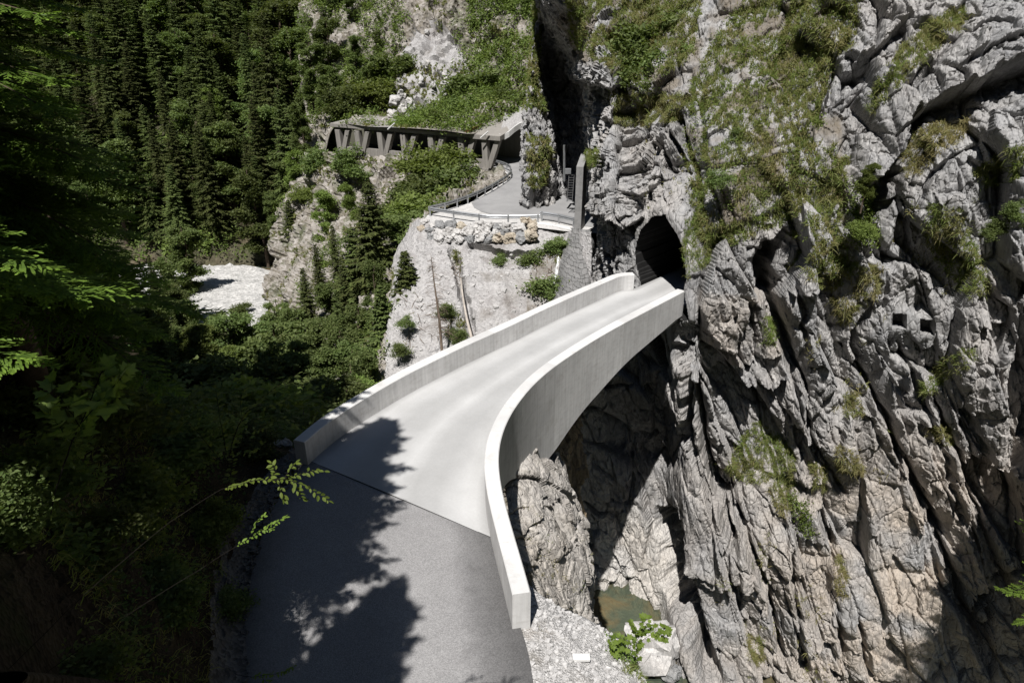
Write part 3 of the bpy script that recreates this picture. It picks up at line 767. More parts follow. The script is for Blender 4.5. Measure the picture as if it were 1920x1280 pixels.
o = mesh('gorge_slope', V, q, None, {'soil': np.clip(np.clip(fbm(V / 2., 5, 30) * 1.5 - .5, 0, 1) * .6 + inpoly(px, py, [(1000, 470), (1045, 460), (1060, 560), (985, 590)]) * np.clip(fbm(V / 1., 4, 37) + .3, 0, .8) + inpoly(px, py, [(845, 480), (862, 480), (885, 560), (865, 560)]) * .5 * np.clip(fbm(V / .6, 4, 38) + .4, 0, 1), 0, 1), 'warm': np.zeros(len(V))}, mats=hm, mi=mi)
tag(o, 'pale scree slope and bushy hillside below the far road', 'slope', kind='structure')

# hillside above the gallery
ux = [560, 604, 628, 700, 760, 830, 900, 960, 1010, 1060]
def urow(p, ys): return [(a, p, y) for a, y in zip(ux, ys)]
G = net([[(560, 350, 99), (604, 300, 95), (628, 238, 90.4), (700, 238, 86.6), (760, 240, 84.2), (830, 245, 81.7), (884, 251, 80.0), (905, 243, 82.4), (960, 232, 85.4), (1010, 224, 87)],
         [(560, 310, 101), (604, 262, 98), (628, 232, 93.6), (700, 231, 90.4), (760, 232, 88.2), (830, 234, 86), (890, 236, 84.6), (910, 226, 86), (960, 216, 88.2), (1010, 208, 89)],
         urow(190, [110, 108, 107, 102, 99, 96, 93, 91, 89, 88]), urow(100, [117, 115, 114, 110, 106, 103, 101, 98, 96, 95]),
         urow(0, [127, 125, 124, 119, 114, 111, 109, 107, 105, 104]), urow(-120, [138, 136, 135, 130, 125, 122, 120, 118, 116, 115]), urow(-300, [150, 149, 148, 144, 140, 137, 135, 133, 131, 130])], 3.6)
sh = G.shape[:2]; N = normals(G, (0, 0, 60)); V = G.reshape(-1, 3); px, py, dep = proj(V)
scar = inpoly(px, py, [(800, 20), (775, 60), (750, 110), (745, 165), (720, 215), (700, 240), (745, 242), (790, 205), (850, 170), (880, 130), (860, 80), (830, 40)])
scar = smooth2(scar.reshape(sh).astype(float), 3).ravel()
D = rock_disp(V, .9, 26, 1.2) + fbm(V / 6, 4, 33) * .8 - scar * .6
D = D * np.repeat(sstep(1, 22, np.arange(sh[0])), sh[1])
V = V + N.reshape(-1, 3) * D[:, None]; HU = V.reshape(sh + (3,)); HUN = normals(HU, (0, 0, 60))
q = grid_faces(*sh); mi = (scar[q].mean(1) < .5).astype(int)
o = mesh('upper_hillside', V, q, None, {'soil': np.clip(fbm(V / 2., 5, 31), 0, 1) * .5, 'warm': np.zeros(len(V))}, mats=hm, mi=mi)
tag(o, 'steep wooded hillside with a gravel scar above the gallery', 'hillside', kind='structure')

# far wooded valley side
fx = [-60, 60, 170, 270, 350, 430, 500, 570, 650]
def frow(p, ys): return [(a, p, y) for a, y in zip(fx, ys)]
G = net([frow(560, [96, 97, 97, 97, 97, 97, 98, 98, 98]), frow(490, [98, 99, 99, 99, 99, 100, 101, 101, 101]), frow(400, [104, 105, 106, 106, 106, 107, 107, 106, 104]), frow(300, [111, 112, 113, 114, 114, 115, 115, 113, 110]),
         frow(200, [120, 121, 123, 124, 125, 127, 126, 122, 117]), frow(100, [132, 134, 136, 138, 139, 140, 138, 133, 127]), frow(0, [146, 148, 150, 153, 155, 156, 153, 147, 140]),
         frow(-120, [160, 162, 165, 168, 170, 170, 167, 160, 153]), frow(-300, [175, 178, 180, 183, 185, 185, 182, 176, 170])], 8.)
sh = G.shape[:2]; N = normals(G, (0, 0, 60)); V = G.reshape(-1, 3)
V = V + N.reshape(-1, 3) * (rock_disp(V, .8, 27, 2.) + fbm(V / 9, 4, 34) * 1.2)[:, None]; HF = V.reshape(sh + (3,)); HFN = normals(HF, (0, 0, 60))
M['far_floor'] = gravel_mat('far_forest_floor', (.035, .036, .02), (.11, .105, .07), 2.5, .12, (.05, .07, .025))
o = mesh('far_valley_side', V, grid_faces(*sh), M['far_floor'], {'soil': np.clip(fbm(V / 3., 5, 32) + .3, 0, 1), 'warm': np.zeros(len(V))})
tag(o, 'far forested valley side beyond the river', 'hillside', kind='structure')

# near slope on the left, then the wooded bank falling to the river
rows = [
 [('w', -9, -8, 13), ('w', -7, -8, 11), ('w', -5.2, -8, 8.6), ('w', -4.4, -8, 5), ('w', -3.9, -8, 1.5), ('w', -3.5, -8, .0)],
 [(-300, 1450, 2.2), (-50, 1450, 3.), (150, 1450, 4.2), (300, 1450, 5.8), (385, 1450, 7.2), (446, 1450, 7.74)],
 [(-300, 1280, 3), (0, 1280, 4.2), (180, 1280, 5.9), (320, 1280, 7.8), (405, 1280, 9.2), (466, 1280, 9.53)],
 [(-300, 1100, 4), (0, 1100, 5.3), (200, 1100, 8), (330, 1100, 10.4), (415, 1100, 11.8), (470, 1100, 12.12)],
 [(-300, 980, 5.5), (0, 980, 6.8), (200, 980, 10), (340, 980, 12.6), (430, 980, 14.), (494, 980, 14.42)],
 [(-300, 880, 6.5), (0, 880, 8.4), (200, 880, 11.6), (360, 880, 14.8), (465, 880, 16.4), (548, 880, 16.75)],
 [(-300, 800, 8), (0, 800, 10.5), (200, 800, 14), (370, 815, 17.), (470, 830, 18.2), (566, 850, 17.7)],
 [(-300, 760, 14), (0, 760, 16), (200, 775, 19), (370, 830, 20.6), (480, 850, 21.), (590, 850, 20.2)],
 [(-300, 720, 24), (0, 700, 27), (200, 790, 29), (370, 860, 30), (490, 890, 29), (620, 900, 27)],
 [(-300, 620, 40), (0, 660, 42), (200, 720, 47), (370, 770, 49), (500, 810, 46), (630, 860, 39)],
 [(-300, 540, 70), (0, 560, 74), (200, 590, 75), (340, 640, 72), (490, 700, 66), (640, 830, 46)],
 [(-300, 500, 92), (0, 500, 94), (200, 530, 92), (330, 585, 88), (480, 645, 76), (640, 830, 52)],
]
G = net(rows, 5.); sh = G.shape[:2]; N = normals(G, (0, 0, 60)); V = G.reshape(-1, 3)
px, py, dep = proj(V)
lr = np.interp(V[:, 1], ROAD_L[::-1, 1], ROAD_L[::-1, 0]) - V[:, 0]
ramp_ = sstep(.0, .7, lr)
D = ramp_ * (fbm(V / 1.1, 5, 41) * .22 * sstep(.2, 1.5, lr) + np.maximum(0, facet(V / .22, 42)[0]) * .05 * (1 - sstep(1., 2.5, lr)) + fbm(V / .3, 3, 43) * .06) + sstep(18, 26, V[:, 1]) * fbm(V / 4, 4, 44) * .8
V = V + N.reshape(-1, 3) * D[:, None] + np.array((0, 0, -.03)); NS = V.reshape(sh + (3,)); NSN = normals(NS, (0, 0, 60))
q = grid_faces(*sh); mi = (np.maximum(lr + fbm(V / .5, 3, 45) * .35, V[:, 2] * 1.2)[q].mean(1) > .75).astype(int)
M['rubble'] = gravel_mat('road_edge_rubble', (.07, .066, .062), (.20, .19, .18), 12., .05)
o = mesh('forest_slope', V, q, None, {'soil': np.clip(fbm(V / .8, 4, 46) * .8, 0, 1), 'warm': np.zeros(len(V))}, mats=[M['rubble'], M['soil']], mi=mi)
tag(o, 'dark shaded forest slope left of the road', 'slope', kind='structure')

# wooded hill that rises left of and behind the viewpoint
hx, hy = np.meshgrid(np.linspace(-70, -10.5, 110), np.linspace(-70, 40, 150))
def zhill(x, y): return 6.4 + (-x - 10.5) * .95 - np.maximum(0, y - 15) * .75 - np.maximum(0, y - 24) * .9
V = np.stack((hx.ravel(), hy.ravel(), zhill(hx, hy).ravel()), 1)
V[:, 2] += fbm(V / 6, 5, 47) * 1.6 + fbm(V / 1.4, 3, 48) * .3 - .8
V[:, 2] -= sstep(-19, -11.5, V[:, 0]) * sstep(15, 22, V[:, 1]) * 22 + np.maximum(0, V[:, 1] - 28) * 2.2
HB = V.reshape(150, 110, 3)
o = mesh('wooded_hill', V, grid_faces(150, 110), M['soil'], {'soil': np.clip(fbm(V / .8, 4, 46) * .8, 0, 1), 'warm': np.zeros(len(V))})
tag(o, 'dark wooded hill rising at the left behind the near spruces', 'hill', kind='structure')
# unseen mountain sides added all round to cut sky light, lower toward the sun
az = np.linspace(0, 2 * math.pi, 160); rr_ = np.linspace(0, 1, 34)
A2, R2 = np.meshgrid(az, rr_)
front = np.maximum(0, np.cos(A2))                       # az 0 looks along the view
sunw = np.exp(-(((A2 - math.radians(197)) / .6) ** 2))
r0 = 52 + 150 * front ** 1.5; slope_ = 1.35 - .35 * sunw
V = np.stack((6 + (r0 + 130 * R2) * np.sin(A2), (r0 + 130 * R2) * np.cos(A2), 6 + 24 * front + 130 * R2 * slope_), -1).reshape(-1, 3)
V[:, 2] += fbm(V / 16, 4, 49) * 6
o = mesh('sky_blocking_mountains', V, grid_faces(34, 160), M['far_floor'], {'soil': np.zeros(len(V)), 'warm': np.zeros(len(V))})
tag(o, 'unseen mountain sides added around the gorge to cut sky light', 'mountain', kind='structure')
# ------------------------------------------------------------------ river
x, y = np.meshgrid(np.linspace(-70, 34, 160), np.linspace(14, 118, 160))
V = np.stack((x.ravel(), y.ravel(), np.full(x.size, -22.7)), 1)
barp = [(-60, 112), (-30, 95), (-22, 84), (-26, 72), (-44, 80), (-62, 96)]
bar = smooth2(inpoly(x.ravel(), y.ravel(), barp).reshape(x.shape).astype(float), 5).ravel()
V[:, 2] += bar * 1.15 + fbm(V / 5, 4, 51) * .35 + np.maximum(0, facet(V / 1.1, 52)[0]) * .22 * bar + fbm(V / 1.5, 3, 53) * .12
o = mesh('river_bed', V, grid_faces(160, 160), M['riverbed'], {'soil': np.zeros(len(V)), 'warm': np.zeros(len(V))}, smooth=False)
tag(o, 'pale gravel bed of the mountain stream', 'river bed', kind='structure')
t = NT('stream_water'); c = t.coord()
gb = t.n('BsdfPrincipled'); gb.inputs['Base Color'].default_value = (.10, .105, .065, 1); gb.inputs['Roughness'].default_value = .08
gb.inputs['IOR'].default_value = 1.33; gb.inputs['Specular IOR Level'].default_value = .5
t.l(t.mix(t.ramp(t.noise(c, .5, 5, .6, .6), (.42, 0.), (.62, 1.)), (.075, .095, .07), (.17, .12, .06)), gb.inputs['Base Color'])
t.l(t.bump(t.noise(c, 3., 4, .6, .4), .25, .08), gb.inputs['Normal'])
gt = t.n('BsdfTransparent'); gt.inputs['Color'].default_value = (.75, .78, .62, 1)
mx = t.n('MixShader'); mx.inputs['Fac'].default_value = .62
t.l(gt.outputs[0], mx.inputs[1]); t.l(gb.outputs[0], mx.inputs[2]); t.l(mx.outputs[0], t.out.inputs['Surface'])
o = mesh('river_water', [(-70, 14, -22), (34, 14, -22), (34, 118, -22), (-70, 118, -22)], np.array([[0, 1, 2, 3]]), t.m)
tag(o, 'shallow olive green stream at the bottom of the gorge', 'water', kind='structure')
print('setting', round(time.time() - T0, 1))
# ------------------------------------------------------------------ far road, gallery, rails, boulder wall
ZF = -3.
def poly_sheet(name, pts, mat, z=None, wob=0.):
    V = np.array(pts, float)
    if z is not None: V[:, 2] = z
    import bmesh
    bm = bmesh.new(); vs_ = [bm.verts.new(v) for v in V]; f = bm.faces.new(vs_)
    if f.normal.z < 0: f.normal_flip()
    bmesh.ops.triangulate(bm, faces=[f])
    me = bpy.data.meshes.new(name); bm.to_mesh(me); bm.free(); me.materials.append(mat)
    o = bpy.data.objects.new(name, me); COL.objects.link(o); return o
F0, F1 = np.array((-2.9, 80.2, ZF)), np.array((-21.9, 90., ZF))
fd = (F1 - F0) / np.linalg.norm(F1 - F0); fb = np.array((-fd[1], fd[0], 0)); fb *= np.sign(fb[1])
def onfront(px, dz=0.):
    lo, hi = -.5, 1.6
    for _ in range(40):
        m = (lo + hi) / 2
        if proj(F0 + (F1 - F0) * m)[0] > px: lo = m
        else: hi = m
    return F0 + (F1 - F0) * m + np.array((0, 0, dz))
t = NT('far_asphalt'); c = t.coord()
n1 = t.noise(c, .35, 7, .65, .4); n2 = t.noise(c, 12., 4, .7)
col = t.mix(t.ramp(n1, (.3, 0.), (.7, 1.)), (.26, .257, .257), (.37, .365, .362)); col = t.mix(.6, col, t.ramp(n2, (.2, .8), (.8, 1.15)), 'MULTIPLY')
t.bsdf(col, .85, None, .2); M['far_asphalt'] = t.m
pl_ = [atz(a, b, ZF) for a, b in [(793, 416), (860, 424), (930, 428), (1005, 426), (1090, 436), (1150, 436), (1150, 372), (1040, 360), (990, 345), (984, 300), (905, 309), (938, 315), (959, 333), (882, 379), (801, 403)]]
o = poly_sheet('far_road_verge', pl_, gravel_mat('pale_verge', (.46, .45, .43), (.64, .62, .60), 6., .02), ZF - .03)
tag(o, 'pale gravel verge around the far road bend', 'verge', kind='structure')
for q_ in o.data.attributes: pass
rd = [atz(a, b, ZF) for a, b in [(884, 380), (889, 389), (903, 397), (925, 403), (960, 407), (1010, 409), (1050, 415), (1082, 423), (1150, 428), (1150, 376), (1040, 364), (990, 348), (984, 300), (915, 309), (942, 315), (960, 331), (945, 344), (915, 362)]]
o = poly_sheet('far_road', rd, M['far_asphalt'], ZF)
tag(o, 'grey far road bending from the rock into the gallery', 'road', kind='structure')
gl = [F0 - fd * 3 + fb * .1, F1 + fd * 1 + fb * .1, F1 + fd * 1 + fb * 6.4, F0 - fd * 3 + fb * 6.4]
o = poly_sheet('gallery_road', gl, M['far_asphalt'], ZF - .012); tag(o, kind='structure', label='shaded road under the gallery roof', cat='road')

gal = empty('avalanche_gallery', F0, 0, 'long concrete avalanche gallery with V shaped columns above the far gorge', 'gallery'); go_ = np.array(F0)
OC = M['oldconcrete']
def prism(b, p, q, w, d):          # a leg from p to q, w wide along the facade, d deep
    p, q = np.array(p), np.array(q)
    c8 = [e + s1 * fd * w / 2 + s2 * fb * d / 2 for e in (p, q) for s1, s2 in ((-1, -1), (1, -1), (1, 1), (-1, 1))]
    b.hexa([c - go_ for c in c8])
vb = [913, 869, 813, 762, 719, 677, 641]
for k, a in enumerate(vb):
    base = onfront(a, -.2); topl = onfront(a - 2, 3.02 - k * .05); tr_ = onfront(a + 22 - k * .9, 3.02 - k * .05)
    b = MB(); prism(b, base, topl, .72, .7); b.build('column', OC, gal, bevel=.03)
    b = MB(); prism(b, base - fd * .35, tr_, .66, .62); b.build('column', OC, gal, bevel=.03)
    if k in (0, 1, 4, 6):
        b = MB(); prism(b, base + np.array((0, 0, -3.2)), base, .8, .9); b.build('pier', OC, gal, bevel=.03)
rt = np.array((0, 0, 1.))
def slab(b, p, q, d0, d1, z0, z1, tilt=0.):
    c8 = []
    for z in (z0, z1):
        for e, d in ((p, d0), (q, d0), (q, d1), (p, d1)):
            v = e + fb * d; c8.append((v[0], v[1], z + (tilt if d == d1 else 0)))
    b.hexa([np.array(c) - go_ for c in c8])
gr = onfront(886); gl2 = onfront(627)
b = MB(); slab(b, gr, gl2, -.35, 6.6, .05, .45, .35); roof = b.build('roof', OC, gal)
b = MB(); slab(b, gr - fd * 4.0 + 0, gr - fd * .05, -.6, 6.6, .03, .52, 1.1); b.build('roof_end', M['oldconcrete'], gal)
b = MB(); slab(b, F0 - fd * 1.5, gl2, 6.3, 6.9, ZF - .5, .3); b.build('back_wall', OC, gal)
for a, c in ((907, 875), (866, 822), (809, 770), (757, 728), (714, 685), (673, 647)):
    p, q = onfront(a), onfront(c); b = MB(); slab(b, p, q, -.15, .15, ZF - .35, ZF + .72); b.build('low_wall', OC, gal)
ap = [at(936, 262, 79.6), at(946, 262, 79.7), at(955, 257, 80), at(964, 249, 80.6), at(974, 242, 81.4), at(990, 237, 82.6)]
b = MB(); n = len(ap); 
V = np.array([[p, p + (0, 0, .62), p + (0, .7, .62), p + (0, .7, 0)] for p in ap]).reshape(-1, 3) - go_
q = [(i * 4 + j, i * 4 + (j + 1) % 4, i * 4 + 4 + (j + 1) % 4, i * 4 + 4 + j) for i in range(n - 1) for j in range(4)]
b.add(V, q + [(3, 2, 1, 0), (n * 4 - 4, n * 4 - 3, n * 4 - 2, n * 4 - 1)]); b.build('portal_arch', M['concrete'], gal)
V = np.array([[p + np.array((0, .7, .6)), p + np.array((.3, 3.5, 1.2)), p + np.array((.6, 8, 2.2))] for p in ap]).reshape(-1, 3)
q = [(i * 3 + j, i * 3 + j + 1, i * 3 + 4 + j, i * 3 + 3 + j) for i in range(n - 1) for j in range(2)]
V = V - go_; o = mesh('gravel_cover', V, np.array(q), M['scree'], {'soil': np.zeros(len(V)), 'warm': np.zeros(len(V))}, parent=gal)
V = np.array([at(870, 251, 81.2), at(880, 248, 81.), at(905, 235, 84), at(884, 238, 84.5)]) - go_
b = MB(); b.hexa(list(V) + [v + np.array((0, 0, .18)) for v in V]); b.build('rusty_sheet', plain('rust', (.27, .105, .06), .9, .3, 3.), gal)
for p in (at(727, 243, 84.6), at(901, 259, 79.2)):
    b = MB(); b.tube([p - go_, p - go_ + np.array((.9, -.2, .75))], .09, 6); b.build('drain_spout', M['concrete'], gal)

# pillar and masonry
pm = [at(1076, 428, 53.2), at(1089, 430, 53.), at(1096, 428, 54.6), at(1084, 426, 55)]
pz1 = at(1077, 312, 53.2)[2]; pz2 = at(1100, 286, 55)[2]
pil = empty('concrete_pillar', pm[0], 0, 'tall square concrete pillar with a slanted top standing between road and rock', 'pillar')
b = MB(); b.hexa([np.array((p[0], p[1], pm[0][2] - .6)) - pm[0] for p in pm] + [np.array((p[0], p[1], z)) - pm[0] for p, z in zip(pm, (pz1, pz1, pz2, pz2))])
b.build('shaft', plain('dark_weathered_concrete', (.26, .255, .25), .9, .3, 1.2, bump=.03, bscale=9), pil, bevel=.04)
t = NT('masonry'); c = t.coord()
br = t.n('TexBrick'); br.offset = .5; wv = t.n('VectorMath', operation='MULTIPLY_ADD'); nz = t.n('TexNoise'); nz.inputs['Scale'].default_value = 1.6; t.l(c, nz.inputs['Vector'])
t.l(nz.outputs['Color'], wv.inputs[0]); wv.inputs[1].default_value = (.35, .35, .35); t.l(c, wv.inputs[2])
t.l(t.mapped(wv.outputs[0], (1.25, 1., 1.25), (math.radians(90), 0, 0)), br.inputs['Vector'])
for k, v in (('Scale', 1.7), ('Mortar Size', .02), ('Mortar Smooth', .6), ('Brick Width', .8), ('Row Height', .42), ('Bias', -.1)): br.inputs[k].default_value = v
br.inputs['Color1'].default_value = (.25, .245, .24, 1); br.inputs['Color2'].default_value = (.18, .178, .175, 1); br.inputs['Mortar'].default_value = (.10, .098, .095, 1)
col = t.mix(.7, br.outputs['Color'], t.ramp(t.noise(c, 2.2, 7, .7), (.25, .65), (.75, 1.25)), 'MULTIPLY')
hh = t.math('SUBTRACT', t.math('MULTIPLY', t.noise(c, 5., 5, .7), .5), br.outputs['Fac'])
t.bsdf(col, .95, t.bump(hh, 1., .12), .15); M['masonry'] = t.m
rows = [[(1070, 428, 53.4), (1082, 428, 52.7), (1102, 430, 52.5), (1114, 430, 54)], [(1056, 470, 50.9), (1072, 470, 50), (1104, 470, 49.6), (1114, 468, 52)],
        [(1046, 515, 48.9), (1064, 515, 47.6), (1106, 515, 47), (1116, 515, 50)], [(1036, 570, 46.9), (1056, 570, 45.2), (1108, 570, 44.4), (1118, 570, 48)], [(1026, 640, 44.5), (1050, 640, 42.5), (1110, 640, 41.6), (1120, 640, 46)]]
G = net(rows, 3.); sh = G.shape[:2]; V = G.reshape(-1, 3); nn = normals(G, (0, 0, 12)).reshape(-1, 3)
iz = np.floor(V[:, 2] / .5); ib = np.floor((V[:, 0] + .35 * (iz % 2)) / .75)
blk = np.stack((ib, iz, iz * 0), 1) * 3.7
V = V + nn * (vnoise(blk, 5) * .07 + fbm(V / .5, 3, 6) * .04)[:, None]
o = mesh('masonry_buttress', V, grid_faces(*sh), M['masonry']); tag(o, 'grey stone masonry buttress flaring below the concrete pillar', 'buttress')

# white edge beam beside the pillar
kb = [atz(1004, 416, ZF + .12), atz(1040, 421, ZF + .12), atz(1078, 430, ZF + .12)]
b = MB()
for p, q_ in zip(kb[:-1], kb[1:]):
    d = (q_ - p) / np.linalg.norm(q_ - p); s_ = np.array((-d[1], d[0], 0)) * .3
    b.hexa([p + s_ - (0, 0, .95), p - s_ - (0, 0, .95), q_ - s_ - (0, 0, .95), q_ + s_ - (0, 0, .95), p + s_, p - s_, q_ - s_, q_ + s_])
o = b.build('edge_beam', M['concrete'], bevel=.03); tag(o, 'white concrete edge beam along the far road ending at the pillar', 'kerb')

# guard rails
def rail(label, pts, posts, h=.78):
    Wp = np.array([atz(a, b, ZF) for a, b in pts]); Wp = interp(Wp, [8] * (len(Wp) - 1)) if len(Wp) > 2 else Wp
    r = empty('guard_rail', Wp[0], 0, label, 'guard rail', 'steel guard rails along the far road')
    o0 = Wp[0]; L = Wp - o0; n = len(L)
    tng = np.gradient(L, axis=0); tng /= np.linalg.norm(tng, axis=1)[:, None]; nr = np.stack((-tng[:, 1], tng[:, 0], 0 * tng[:, 0]), 1)
    prof = [(0, h - .34), (.06, h - .27), (.06, h - .24), (0, h - .185), (.06, h - .13), (.06, h - .09), (0, h - .02), (-.03, h - .02), (-.03, h - .34)]
    V = np.array([L + nr * (a if nr[n // 2] @ (o0 * 0 + [0, -1, 0]) > 0 else -a) + (0, 0, z) for a, z in prof]); k = len(prof)
    q = [(j * n + i, j * n + i + 1, ((j + 1) % k) * n + i + 1, ((j + 1) % k) * n + i) for j in range(k) for i in range(n - 1)]
    mesh('rail', V.reshape(-1, 3), np.array(q), M['steel'], parent=r)
    s = np.r_[0, np.cumsum(np.linalg.norm(np.diff(L, axis=0), axis=1))]
    for u in np.linspace(.15, s[-1] - .15, posts):
        p = np.array([np.interp(u, s, L[:, j]) for j in range(3)])
        b = MB(); b.box(p + (0, 0, h / 2 - .2), (.13, .13, h + .35)); b.build('post', M['steel'], r)
    return r
rail('long steel guard rail climbing from the platform corner along the left of the far road', [(804, 403), (840, 394), (882, 379), (920, 361), (948, 343), (959, 333)], 11)
rail('short curved steel guard rail bending round to the gallery columns', [(959, 331), (955, 322), (940, 315), (918, 310)], 5)
rail('straight steel guard rail along the platform front above the boulder wall', [(804, 404), (835, 409), (868, 414), (918, 420), (962, 420), (1012, 419)], 5)
rail('steel guard rail on the white edge beam ending at the pillar', [(1013, 413), (1045, 418), (1078, 426)], 3)

# boulder wall
def boulder(name, r, seed, mat, flat=.8):
    n = 14; u = (np.arange(2 * n) / (2 * n)) * 2 * math.pi; v = np.linspace(.0, math.pi, n)
    uu, vv = np.meshgrid(u, v); S = np.stack((np.cos(uu) * np.sin(vv), np.sin(uu) * np.sin(vv), np.cos(vv)), -1).reshape(-1, 3)
    q = (.72 + .32 * fbm(S * 1.1 + seed * 7.1, 3, seed) + .30 * facet(S * 1.15 + seed * 3.3, seed)[0] * .6)
    S = np.sign(S) * np.abs(S) ** .8
    V = S * q[:, None] * np.array(r)
    i = np.arange(n * 2 * n).reshape(n, 2 * n); j = np.roll(i, -1, 1)
    qf = np.stack((i[:-1].ravel(), i[1:].ravel(), j[1:].ravel(), j[:-1].ravel()), 1)
    z0 = np.zeros(len(V)); return mesh(name, V, qf, mat, {'warm': z0, 'soil': z0})
M['b_white'] = rock_mat('pale_boulder', (.50, .49, .48), (.68, .66, .64), (.24, .235, .23), (.52, .47, .42), .03)
M['b_grey'] = rock_mat('grey_boulder', (.24, .245, .25), (.36, .36, .36), (.10, .10, .10), (.27, .25, .22), .03)
M['b_tan'] = rock_mat('tan_boulder', (.44, .38, .30), (.62, .57, .48), (.22, .16, .11), (.42, .27, .15), .03)
bw = {'top': [(797, 417, 12, 'w'), (812, 424, 13, 'w'), (827, 423, 15, 'g'), (846, 424, 16, 'g'), (866, 423, 13, 't'), (880, 425, 11, 'w'), (896, 424, 16, 'w'), (914, 426, 14, 'w'), (932, 428, 12, 'g'), (950, 425, 14, 'w'), (970, 427, 20, 'w'), (986, 415, 14, 't'), (999, 417, 11, 't')],
      'middle': [(790, 429, 11, 't'), (806, 433, 11, 'g'), (822, 436, 13, 'w'), (840, 437, 17, 'w'), (858, 437, 16, 'w'), (877, 434, 17, 'w'), (894, 438, 11, 'w'), (911, 437, 15, 'w'), (928, 437, 12, 'w'), (945, 435, 11, 'g'), (998, 427, 13, 't')],
      'bottom': [(808, 444, 11, 'g'), (824, 447, 13, 'w'), (843, 449, 13, 'w'), (862, 449, 12, 'w'), (881, 447, 13, 'g'), (900, 446, 14, 'w'), (917, 449, 14, 'g'), (935, 446, 16, 't'), (955, 446, 17, 't'), (976, 446, 15, 'g'), (994, 440, 16, 't')]}
cn = {'w': ('whitish', 'b_white'), 'g': ('dark grey', 'b_grey'), 't': ('tan', 'b_tan')}
ords = 'first second third fourth fifth sixth seventh eighth ninth tenth eleventh twelfth last'.split()
k = 0
for rowname, L in bw.items():
    for i, (a, b_, s, cc) in enumerate(L):
        Y = np.interp(a, [785, 830, 900, 1000], [55.7, 54.9, 54.3, 54.1]) - {'top': .3, 'middle': .9, 'bottom': 1.35}[rowname]
        p = at(a, b_, Y); r = s * Y / 1280 * 1.02
        o = boulder('boulder', (r * 1.02, r * .9, r * .74), 100 + k, M[cn[cc][1]]); k += 1
        o.location = p; o.rotation_euler = (rng.uniform(-.2, .2), rng.uniform(-.2, .2), rng.uniform(0, 6))
        tag(o, f'{cn[cc][0]} boulder, {ords[i]} from the left in the {rowname} row of the dry stone wall', 'boulder', 'boulders of the dry stone wall under the far road')

M['dark_steel'] = plain('dull_steel', (.12, .12, .12), .7, .2, 2.)
# pipe, box and ladder in the shaded cleft
po = at(1063, 390, 58.5)
b = MB(); q1 = at(1058, 340, 58.6); q2 = at(1058, 272, 58.6); b.tube([q1, q2], .10, 8)
o = b.build('drain_pipe', M['steel'], smooth=False); tag(o, 'thin grey pipe rising in the dark cleft beside the pillar', 'pipe')
ld = empty('ladder', at(1068, 378, 58.), 0, 'narrow steel ladder on the rock in the shaded cleft', 'ladder'); l0 = np.array(ld.location); l1 = at(1072, 326, 58.)
for sx in (-.22, .22):
    b = MB(); b.tube([(sx, 0, 0), l1 - l0 + (sx, 0, 0)], .035, 5); b.build('side_rail', M['dark_steel'], ld)
for f_ in np.linspace(.05, .95, 11):
    b = MB(); p = (l1 - l0) * f_; b.tube([p + (-.22, 0, 0), p + (.22, 0, 0)], .025, 5); b.build('rung', M['dark_steel'], ld)
b = MB(); b.box(at(1065, 321, 58), (.5, .25, .45)); o = b.build('control_box', M['steel'], bevel=.02); tag(o, 'small grey box fixed at the head of the ladder', 'box')

# small waterfall at the edge of the masonry
t = NT('falling_water'); t.bsdf(t.ramp(t.noise(t.mapped(t.coord(), (3, 3, .5)), 4., 5, .7), (.3, (.45, .46, .46)), (.6, (.85, .86, .86))), .4, None, .5)
wf = [at(1044, 452, 52.2), at(1047, 465, 51.6), at(1046, 485, 50.9), at(1045, 505, 50.1), at(1043, 520, 49.2), at(1037, 535, 48.2)]
W_ = interp(np.array(wf), [6] * 5); b = MB(); b.tube(W_ + np.stack([fbm(W_ * 2, 2, 3) * .1, W_[:, 0] * 0, W_[:, 0] * 0], 1), np.linspace(.07, .17, len(W_)), 6)
o = b.build('waterfall', t.m, smooth=True); tag(o, 'thin white waterfall running down beside the masonry buttress', 'waterfall', kind='structure')
print('far', round(time.time() - T0, 1))
# ------------------------------------------------------------------ trees
class LB:                       # collects leaf faces (quads) with a tint value per vertex
    def __init__(s): s.V = []; s.T = []; s.n = 0
    def quads(s, A, B, C, D, tint):
        n = len(A); s.V.append(np.stack((A, B, C, D), 1).reshape(-1, 3)); s.T.append(np.repeat(tint, 4)); s.n += n
    def arrays(s):
        V = np.concatenate(s.V); return V, np.arange(len(V)).reshape(-1, 4), np.concatenate(s.T)
    def build(s, name, mat, parent=None, link=True):
        V, q, t = s.arrays(); return mesh(name, V, q, mat, {'tint': t}, parent=parent, link=link)

def unit(v): return v / (np.linalg.norm(v, axis=-1, keepdims=True) + 1e-9)

